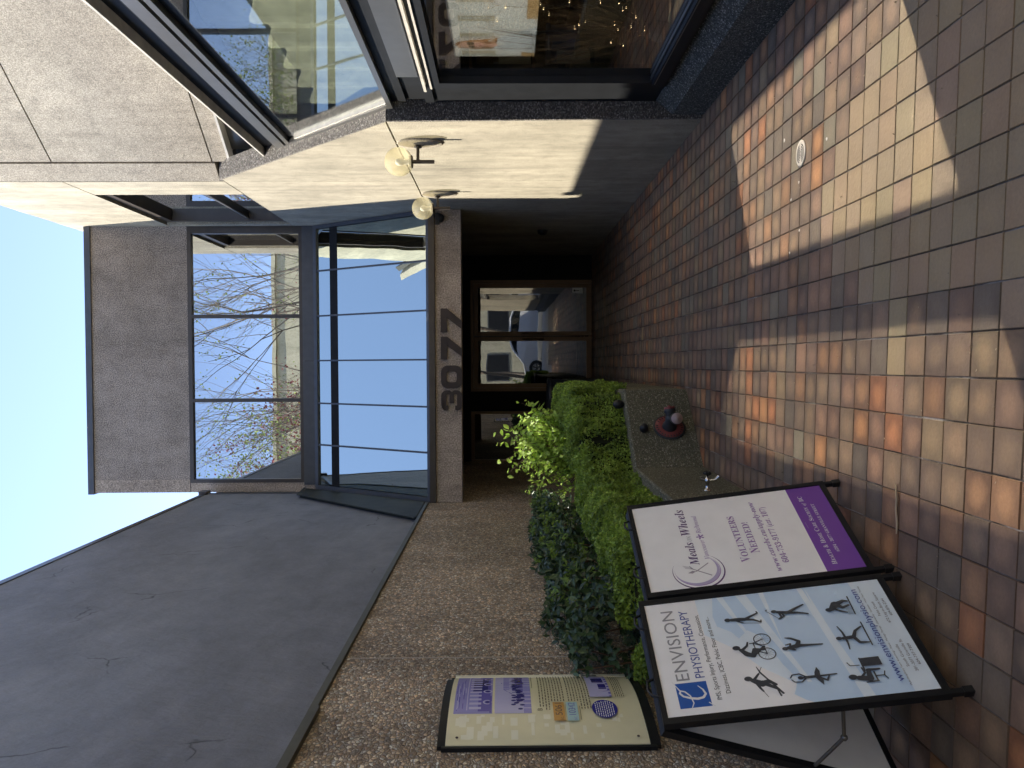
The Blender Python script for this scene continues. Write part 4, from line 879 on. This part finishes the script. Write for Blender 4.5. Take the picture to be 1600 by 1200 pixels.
    P.text('ink', 'Multi-disciplinary Team: Kinesiology - Pilates - Massage Therapy - Osteopathy - Vestibular - Pelvic Floor Therapy', .028, .572, -.828, .0065)
    for st, a, b, y in (('South Granville', .115, .230, -.852), ('201-3077 Granville St.', .090, .255, -.873), ('604-737-7309', .120, .228, -.893), ('False Creek', .390, .474, -.852), ('672 Leg-in-Boot Square', .347, .525, -.873), ('604-876-2344', .385, .484, -.893)): P.text('ink', st, a, b, y, .010)

def print_meals(P):
    P.rect('sheet_white', 0, -.750, .61, 0); P.rect('violet', -.001, -.916, .611, -.750)
    P.ring('plum', .106, -.226, .106, .114, 60, 330, 40, True); P.ring('lilac', .112, -.220, .080, .098, 95, 320, 40, True); P.ring('mauve', .112, -.222, .096, .100, 80, 330, 40, True)
    P.stroke('pgrey', [(.070, -.275), (.128, -.195)], .005); P.stroke('pgrey', [(.150, -.275), (.105, -.215)], .005); P.poly('pgrey', [(.105, -.215), (.094, -.196), (.100, -.178), (.112, -.200)])
    for k in range(4): P.stroke('pgrey', [(.122+.0055*k, -.200+.003*k), (.132+.006*k, -.172+.003*k)], .0018)
    P.stroke('pgrey', [(.120, -.205), (.142, -.192)], .004)
    P.text('plum', mathf('Meals', 'bi'), .145, .305, -.238, .040); P.text('grey', mathf('ON', 'italic'), .312, .352, -.238, .020); P.text('plum', mathf('Wheels', 'bi'), .358, .556, -.238, .042)
    P.text('mauve', mathf('Vancouver', 'italic'), .178, .312, -.290, .021); P.text('mauve', mathf('Richmond', 'italic'), .362, .494, -.290, .021)
    for k in range(5):
        a = R(90+72*k); P.stroke('mauve', [(.336, -.280), (.336+.015*math.cos(a), -.280+.015*math.sin(a))], [.004, .008])
    P.text('mauve', mathf('V', 'bold'), .128, .160, -.458, .040); P.text('mauve', mathf('OLUNTEERS', 'bold'), .163, .456, -.458, .030)
    P.text('mauve', mathf('N', 'bold'), .180, .212, -.512, .040); P.text('mauve', mathf('EEDED!', 'bold'), .214, .398, -.512, .030)
    P.text('mauve', mathf('www.carebc.ca/apply-now', 'bi'), .042, .545, -.572, .026); P.text('mauve', '604-733-9177 (ext. 107)' if False else mathf('604-733-9177 (ext. 107)', 'bi'), .092, .494, -.616, .026)
    x = .044
    for st, kind, w_, h_ in (('H', 'bold', .022, .020), ('EALTH', 'bold', .075, .015), ('&', 'bold', .020, .020), ('H', 'bold', .022, .020), ('OME', 'bold', .048, .015), ('C', 'bold', .020, .020), ('ARE', 'bold', .045, .015), ('S', 'bold', .016, .020), ('OCIETY', 'bold', .086, .015), ('of', 'bi', .022, .015), ('BC', 'bold', .040, .020)):
        P.text('print_white', mathf(st, kind) if st != '&' else '&', x, x+w_, -.806, h_); x += w_+(.012 if st in ('EALTH', 'OME', 'ARE', 'OCIETY', 'of', '&') else .002)
    P.text('print_white', mathf('#204 - 3077 GRANVILLE STREET', 'bold'), .120, .472, -.842, .014)
    P.stroke('lilac', [(.30, -.765), (.345, -.763)], .001)
sign('sidewalk_sign', 'pale blue A-frame sign with sporting silhouettes for a physiotherapy clinic, nearest the street', (-1.121, 2.742, 0), (-.848, 3.284, 0), (-.135, .066), 1.050, (-.50, .24), print_physio)
sign('sidewalk_sign', 'white A-frame sign with a purple foot band asking for volunteers, beside the planter', (-.845, 3.325, 0), (-.559, 3.894, 0), (-.135, .066), 1.005, (-.36, .18), print_meals)

# ---- curved history panel on the pebble wall
T = thing('history_panel', 'curved cream history panel with purple old photographs on the pebble wall', 'information panel', (XP, 4.11, 1.4))
PW, PH, BU = .80, .93, .062; PZ = 1.865
def pp(x, y, h=0):   # x 0..PW left to right (towards the porch), y 0..-PH
    t = x/PW; d = BU*math.sin(math.pi*min(max(t, 0), 1))**.8 if 0 < t < 1 else 0
    return Vector((XP+.022+d+h, 3.71+x, PZ+y))
def curved(mb, y0, y1, h0, h1, nx=28, x0=0, x1=PW):
    vs = []; fs = []
    for k in range(nx+1):
        x = x0+(x1-x0)*k/nx
        for y, h in ((y0, h0), (y1, h0), (y1, h1), (y0, h1)): vs.append(pp(x, y, h))
    for k in range(nx):
        for j in range(4): fs.append((k*4+j, k*4+(j+1) % 4, (k+1)*4+(j+1) % 4, (k+1)*4+j))
    fs += [(0, 1, 2, 3), (nx*4+3, nx*4+2, nx*4+1, nx*4)]
    mb.add(vs, fs)
for nm, c_ in dict(cream=(.78, .73, .48), cream2=(.86, .83, .64), photo1=(.13, .11, .42), photo2=(.30, .28, .60), photo3=(.52, .50, .72), photo_d=(.035, .03, .20), plate_o=(.62, .33, .08), plate_b=(.42, .62, .62), disc_blue=(.03, .03, .28), text_brown=(.14, .12, .08), photo_dk=(.08, .06, .06)).items(): ink(nm, c_, .25)
mb = MB(); mb.box(XP, XP+.02, 3.69, 3.71+PW+.02, PZ-PH-.03, PZ+.03); mb.build('back_plate', 'black_metal', T, T)
for a, b in ((.012, .05), (-PH-.05, -PH-.006)):
    mb = MB(); curved(mb, a, b, -.022, -.004); mb.build('end_rib', 'black_metal', T, T)
mb = MB(); curved(mb, -PH, .012, -.004, .002); mb.build('panel_face', 'cream', T, T)
mb = MB(); mb.box(XP+.018, XP+.03, 3.71+PW-.004, 3.71+PW+.026, PZ-PH, PZ+.01); mb.build('edge_strip', 'cream2', T, T)
P = Print(lambda x, y, h: pp(x, y, .002+h)); A0_ = PW
def ph(x0, y0, x1, y1, base): P.rect(base, x0, y0, x1, y1, 12)
rp = random.Random(4)
ph(.22, -.200, .775, -.012, 'photo2')
for k in range(16): y = -.02-.075*rp.random(); x = .24+rp.random()*.3; P.rect(rp.choice(['photo3', 'photo1']), x, y, x+rp.uniform(.05, .2), y+.003, 6)
P.rect('photo1', .24, -.190, .775, -.130, 14); P.rect('photo_d', .46, -.176, .70, -.10, 10)
for k in range(11): P.rect('photo3', .26+.045*k, -.145, .282+.045*k, -.086, 2)
P.rect('photo3', .25, -.078, .76, -.073, 12)
for x in (.33, .46, .58, .70): P.ring('photo3', x, -.176, .015, .023); P.disc('photo_d', x, -.176, .009)
P.rect('photo1', .225, -.196, .40, -.186, 6)
ph(.22, -.393, .775, -.212, 'photo3'); P.rect('photo2', .22, -.393, .775, -.355, 14); P.rect('photo1', .44, -.355, .775, -.30, 10); P.rect('photo2', .48, -.30, .775, -.255, 8)
for k in range(9): P.rect('photo3', .45+.034*k, -.315, .466+.034*k, -.285, 1)
P.stroke('photo1', [(.42, -.30), (.48, -.26), (.60, -.245), (.76, -.242)], .004)
for k in range(60): x = .24+rp.random()*.5; y = -.352+rp.random()*.05; P.disc('photo_d', x, y, .009, .013, 8)
P.rect('text_brown', .50, -.404, .76, -.4015, 6)
P.text('text_brown', 'B', .240, .262, -.446, .024)
for k in range(17):
    y = -.440-.0148*k-(.010 if k > 8 else 0); x = .275 if k < 2 else .245
    if 3 < k < 13: x = .325
    while x < .75:
        w_ = rp.uniform(.010, .035); P.rect('text_brown', x, y, min(x+w_, .765), y+.0055, 2); x += w_+.008
for (y, mt, st, c2) in ((-.553, 'plate_o', '5061', 'photo_dk'), (-.618, 'plate_b', '10342', 'photo1')):
    P.rect(mt, .145, y, .308, y+.055, 8); P.text(c2, st, .190, .300, y+.012, .034); P.text(c2, 'B.C.', .152, .178, y+.008, .014)
P.rect('text_brown', .15, -.630, .27, -.6275, 4)
P.disc('disc_blue', .245, -.750, .082, .062, 40)
for k in range(9):
    y = -.709-.0105*k; hw_ = .074*math.sqrt(max(0.05, 1-((y+.752)/.062)**2)); x = .245-hw_
    while x < .245+hw_-.01: w_ = rp.uniform(.008, .022); P.rect('print_white', x, y, min(x+w_, .245+hw_), y+.0038, 2); x += w_+.005
ph(.36, -.800, .72, -.690, 'photo3'); P.poly('photo1', [(.38, -.79), (.42, -.760), (.44, -.79)]); P.rect('photo_d', .46, -.785, .54, -.745, 3); P.rect('photo_d', .56, -.78, .66, -.72, 3); P.rect('photo1', .36, -.80, .72, -.788, 8)
P.rect('photo_dk', .735, -.765, .785, -.685, 3)
for k in range(5):
    x = .36
    while x < .70: w_ = rp.uniform(.01, .03); P.rect('text_brown', x, -.822-.010*k, x+w_, -.818-.010*k, 2); x += w_+.007
for x, y in ((.03, -.04), (.03, -.88), (.775, -.03), (.775, -.90)): P.disc('photo_dk', x, y, .007)
for k in range(40):
    x, y = rp.uniform(.02, .20), -rp.uniform(.04, .86); P.rect('cream2', x, y, min(.21, x+rp.uniform(.02, .09)), y+rp.uniform(.006, .035), 6, .0004)
P.done('printed_sheet', T, T)

# ---- things inside the shop window
XG = XS+.075
T = thing('window_poster', 'bright fashion poster of a woman in sunglasses hung inside the shop window', 'poster', (XG+.03, 5.2, 1.65))
PX = XG+.03
mb = MB(); mb.box(PX, PX+.006, 4.35, 5.80, 1.375, 1.935); mb.build('poster_sheet', 'white', T, T)
for nm, c_ in dict(skin=(.72, .45, .36), hair=(.38, .20, .10), hair2=(.55, .30, .14), lens=(.13, .10, .06), coat=(.62, .66, .72), coat2=(.48, .53, .60), facade=(.70, .71, .72), shutter=(.50, .46, .36), stone=(.55, .38, .20), lips=(.42, .14, .12)).items(): ink(nm, c_)
# sheet coordinates: x runs from the far (left) edge towards the street, y up
P = Print(lambda x, y, h: (PX-h-.0, 5.80-x, 1.375+y))
P.rect('facade', 0, 0, 1.25, .56)
for k in range(4): P.rect('shutter', .02+.27*k+(.03 if k else 0), .27, .10+.27*k+(.03 if k else 0), .50, 1); P.rect('coat2', .03+.30*k, .29, .045+.30*k, .49)
P.rect('stone', 0, 0, .12, .09); P.rect('stone', .62, 0, 1.0, .07)
P.poly('hair', [(.155, .52), (.205, .545), (.26, .52), (.285, .44), (.29, .34), (.325, .24), (.29, .22), (.25, .26), (.14, .28), (.13, .40)])
P.poly('skin', [(.15, .46), (.17, .505), (.21, .515), (.25, .49), (.262, .43), (.245, .36), (.215, .33), (.235, .27), (.20, .25), (.165, .28), (.18, .335), (.155, .37), (.145, .42)])
P.poly('hair2', [(.255, .50), (.285, .44), (.30, .34), (.335, .24), (.30, .22), (.27, .30), (.262, .40)])
P.poly('lens', [(.142, .435), (.162, .455), (.192, .45), (.195, .42), (.165, .40), (.145, .41)]); P.poly('lens', [(.205, .45), (.235, .465), (.258, .455), (.25, .42), (.225, .408), (.205, .42)])
P.stroke('lens', [(.19, .44), (.208, .443)], .005); P.poly('lips', [(.178, .372), (.20, .380), (.222, .374), (.20, .364)]); P.stroke('skin', [(.198, .42), (.205, .395)], .006)
P.poly('coat', [(.06, 0), (.08, .10), (.10, .20), (.15, .275), (.19, .25), (.225, .20), (.25, .25), (.31, .26), (.38, .18), (.44, .08), (.50, 0)])
for a, b in (((.19, .25), (.20, 0)), ((.225, .20), (.24, 0)), ((.12, .2), (.14, .02)), ((.33, .22), (.36, .02)), ((.30, .15), (.42, .06)), ((.16, .26), (.20, .18))): P.stroke('coat2', [a, b], .006)
P.text('print_white', 'N & CO', .27, .56, .27, .05); P.done('printed_picture', T, T)
# bundle of bare decorative branches with a wire of tiny lights
vb = np.array([2.32, 5.78, .42])
T = thing('vase', 'brown vase holding bare branches in the corner of the shop window', 'vase', tuple(vb))
MB().lathe(tuple(vb), (0, 0, 1), [(.001, 0), (.05, 0), (.065, .03), (.07, .09), (.05, .17), (.055, .18)], 20).build('pot', 'iron', T, T)
T = thing('branch_bundle', 'bundle of bare decorative branches rising from a vase behind the shop glass', 'branches', tuple(vb+np.array([0, 0, .12])))
M['branch'] = plain('pale_dry_branch', (.20, .13, .08), .7); M['wire'] = plain('copper_wire', (.35, .2, .08), .4, .6)
r = np.random.default_rng(9); mb = MB()
for k in range(90):
    a = r.uniform(-1, 1); b = r.uniform(-1, 1); h = r.uniform(.65, 1.25); p = [vb+np.array([0, 0, .14])+r.normal(size=3)*.012]
    for j in range(5): p.append(p[-1]+np.array([.06*b, -.13*a-.02, h/5])*(.7+.15*j)+r.normal(size=3)*.016)
    p = [np.array([min(max(q[0], 2.145), 2.9), min(q[1], 6.8), q[2]]) for q in p]
    mb.tube([tuple(q) for q in p], [.0035, .003, .0026, .0022, .0018, .0012], 5)
mb.build('twigs', 'branch', T, T)
M['fairy'] = None; n = N('fairy_light'); n.done((1, .8, .5), .5); n.b.inputs['Emission Color'].default_value = (1, .72, .38, 1); n.b.inputs['Emission Strength'].default_value = 3; M['fairy'] = n.m
T = thing('fairy_lights', 'copper wire of tiny warm lights wound through the branches in the shop window', 'fairy lights', (2.28, 5.5, 1.0))
mb = MB(); pts = []
for k in range(120):
    t = k/120; q = np.array([2.22+.09*math.sin(k*.61), 5.66-.75*abs(math.sin(t*9))-.05*math.cos(k*.9), .72+.95*(.5+.5*math.sin(t*14+.6))+.05*math.sin(k*1.3)]); pts.append(tuple(q))
    if k % 3 == 0: MB().ball(tuple(q+np.array([-.006, 0, 0])), .0026, 6).build('light', 'fairy', T, T)
mb.tube(pts, .0010, 4); mb.build('wire', 'wire', T, T)
# picture frames and shelf on the panelled end wall
for k, (x, z, w_, h_) in enumerate(((2.42, .95, .34, .62), (2.95, .80, .60, .95))):
    T = thing('picture_frame', ['small white picture frame on the panelled wall inside the shop', 'large white picture frame on the panelled wall inside the shop'][k], 'picture frame', (x, 6.89, z))
    mb = MB(); mb.box(x, x+.025, 6.86, 6.898, z, z+h_); mb.box(x+w_-.025, x+w_, 6.86, 6.898, z, z+h_); mb.box(x+.025, x+w_-.025, 6.86, 6.898, z, z+.025); mb.box(x+.025, x+w_-.025, 6.86, 6.898, z+h_-.025, z+h_); mb.build('moulding', 'white', T, T)
    mb = MB(); mb.box(x+.025, x+w_-.025, 6.88, 6.897, z+.025, z+h_-.025); mb.build('picture', 'wood_panel', T, T)
T = thing('display_shelf', 'dark shelf unit with a row of books inside the shop', 'shelf', (2.30, 6.3, .42))
mb = MB(); mb.box(2.16, 2.20, 6.25, 6.85, .42, 2.0)
for z in (.42, .90, 1.35, 1.80): mb.box(2.20, 2.42, 6.25, 6.85, z, z+.03)
mb.build('shelving', 'black_metal', T, T); rp = random.Random(3)
for z in (.93, 1.38):
    y = 6.27
    for k, (cn, cm) in enumerate((('cream', 'cream2'), ('blue-grey', 'coat2'), ('tan', 'stone'), ('white', 'facade'), ('charcoal', 'charcoal'))):
        w_ = rp.uniform(.05, .085); h_ = rp.uniform(.2, .3); mb = MB(); mb.box(2.22, 2.37, y, y+w_-.003, z+.002, z+h_)
        tag(mb.build('book', cm), '%s upright book on the %s shelf of the dark unit inside the shop' % (cn, 'lower' if z < 1 else 'upper'), 'book', 'books on the shelf inside the shop'); y += w_
T = tag(MB().box(XS+.145, XS+.157, 6.07, 6.15, 1.10, 1.22, bev=.003).build('socket', 'white'), 'white power socket on the black window jamb inside the shop', 'socket')

# ================================================================== WHAT THE WINDOWS REFLECT (street side, behind the camera)
T = thing('apartment_building', 'long cream apartment building across the street, seen reflected in the upper window', 'building', (0, -27, 0))
mb = MB(); mb.box(-40, 45, -38, -25, -.1, 14.9); mb.build('wall', 'far_wall', T, T)
mb = MB(); mb.box(-40.2, 45.2, -38.2, -24.8, 14.9, 15.12); mb.build('roof', 'far_wall', T, T)
for fl in range(4):
    for k in range(20):
        if abs(k-10) > 7: continue
        x = -30+3.2*k; z = 1.2+3.3*fl; mb = MB(); mb.box(x, x+1.8, -25.0, -24.94, z, z+1.5); w_ = mb.build('window', 'slate_metal', T, T)
        MB().box(x+.08, x+1.72, -24.935, -24.93, z+.08, z+1.42).build('pane', 'black_metal', w_, T)
def tree(name, label, base, H_, spread, seed, leafm=None, nleaf=0, ls=.05, grp=None, depth=5):
    r = random.Random(seed); T = thing(name, label, 'tree', base, grp); mb = MB(); tips = []
    def br(p, d, L, rad, dp):
        pts = [p]; q = Vector(p); dd = Vector(d)
        for k in range(4):
            dd = (dd+Vector((r.uniform(-1, 1), r.uniform(-1, 1), r.uniform(-.3, .8)))*.13).normalized(); q = q+dd*L/4; pts.append(q.copy())
        mb.tube(pts, [rad*(1-.12*k) for k in range(5)], 5 if dp < 3 else 7, caps=False)
        if dp <= 2: tips.extend(pts[1:])
        if dp == 0: return
        for k in range(r.choice([3, 4]) if dp > 1 else 3):
            a = pts[r.choice([2, 3, 4])]; v = (dd+Vector((r.uniform(-1, 1), r.uniform(-1, 1), r.uniform(-.1, .6)))*spread).normalized()
            br(a, v, L*r.uniform(.55, .78), rad*.55, dp-1)
    br(Vector(base), Vector((r.uniform(-.05, .05), r.uniform(-.05, .05), 1)), H_*.33, H_*.0042, depth)
    mb.build('trunk', 'bark', T, T)
    if leafm:
        rs = np.random.default_rng(seed); tp = np.array([tuple(t) for t in tips]); ii = rs.integers(0, len(tp), nleaf)
        leaves('crown', leafm, tp[ii]+rs.normal(size=(nleaf, 3))*.12, rs.uniform(ls*.7, ls*1.4, nleaf), .7, T, T)
g_t = 'street trees reflected in the upper window'
tree('street_tree', 'bare street tree reflected on the right of the upper window', (3.6, -3.4, 0), 19, .8, 2, 'leaf_tree', 500, .07, g_t)
tree('street_tree', 'bare street tree reflected in the middle of the upper window', (1.2, -5.2, 0), 20, .75, 5, 'leaf_tree', 800, .07, g_t, 4)
tree('street_tree', 'street tree with yellow-green buds reflected on the left of the upper window', (-2.9, -3.6, 0), 18.5, .8, 9, 'leaf_tree', 3000, .075, g_t)
tree('street_tree', 'bare slender street tree between the middle and left panes of the upper window reflection', (-.7, -4.4, 0), 19, .7, 23, 'leaf_tree', 400, .07, g_t, 4)
tree('maple_tree', 'red-leaved maple reflected low in the middle of the upper window', (-.6, -14, 0), 19, .6, 12, 'leaf_red', 2200, .11)
tree('maple_tree', 'smaller red-leaved maple reflected low on the left of the upper window', (-4.2, -15, 0), 17.5, .6, 14, 'leaf_red', 1500, .15)

# parked car at the kerb (reflected in the porch doors)
M['car_paint'] = plain('white_car_paint', (.72, .73, .75), .25, 0, .6, .03); M['tyre'] = plain('tyre_rubber', (.02, .02, .02), .8); M['car_glass'] = plain('car_glass', (.02, .025, .03), .05, 0, .9)
T = thing('parked_car', 'white car parked at the kerb, reflected in the porch doors', 'car', (.9, -5.3, -.125))
cx0, cyr, cz0 = -1.02, -5.3, -.12
prof = [(0, .35), (0, .62), (.12, .74), (1.0, .88), (1.55, 1.32), (1.9, 1.44), (2.9, 1.45), (3.6, 1.22), (4.15, .98), (4.42, .92), (4.45, .40), (4.3, .30), (.15, .28)]
mb = MB(); secs = []
for yy, s_ in ((-.86, .80), (-.90, .93), (-.80, 1.0), (0, 1.03), (.80, 1.0), (.90, .93), (.86, .80)):
    secs.append([(cx0+2.22+(x-2.22)*(.985 if abs(yy) > .85 else 1), cyr+yy*(.80 if z > 1.0 else 1), cz0+(z if z < .9 else .9+(z-.9)*s_)) for x, z in prof])
vs = [p for q in secs for p in q]; m_ = len(prof); fs = [(i*m_+k, i*m_+(k+1) % m_, (i+1)*m_+(k+1) % m_, (i+1)*m_+k) for i in range(len(secs)-1) for k in range(m_)]
mb.add(vs, fs+[tuple(range(m_)), tuple(range((len(secs)-1)*m_, len(secs)*m_))[::-1]]); mb.build('body', 'car_paint', T, T)
for s_ in (1, -1):
    mb = MB(); y = cyr+s_*.735; mb.prism([(cx0+1.15, y, cz0+.93), (cx0+1.60, y, cz0+1.27), (cx0+1.95, y, cz0+1.37), (cx0+2.85, y, cz0+1.38), (cx0+3.45, y, cz0+1.18), (cx0+3.7, y, cz0+.98)], (0, s_*.03, 0)); mb.build('side_window', 'car_glass', T, T)
    for x in (.82, 3.55):
        mb = MB(); mb.lathe((cx0+x, cyr+s_*.72, cz0+.33), (0, s_, 0), [(.20, 0), (.33, .0), (.335, .03), (.335, .17), (.32, .20), (.22, .21)], 28); w_ = mb.build('wheel', 'tyre', T, T)
        mb = MB(); mb.lathe((cx0+x, cyr+s_*.90, cz0+.33), (0, s_, 0), [(.225, 0), (.225, .02), (.20, .02), (.20, 0)], 28)
        for k in range(5):
            a = 2*math.pi*k/5; c_ = Vector((cx0+x, cyr+s_*.91, cz0+.33)); d_ = Vector((math.cos(a), 0, math.sin(a))); q = Vector((-math.sin(a), 0, math.cos(a)))*.028
            mb.prism([c_+q, c_+d_*.21+q, c_+d_*.21-q, c_-q], (0, s_*.015, 0))
        mb.build('rim', 'grey_metal', w_, T)
    mb = MB(); mb.box(cx0+.0, cx0+.10, cyr+s_*.5-.17, cyr+s_*.5+.17, cz0+.55, cz0+.68, bev=.02); mb.build('headlight', 'white', T, T)
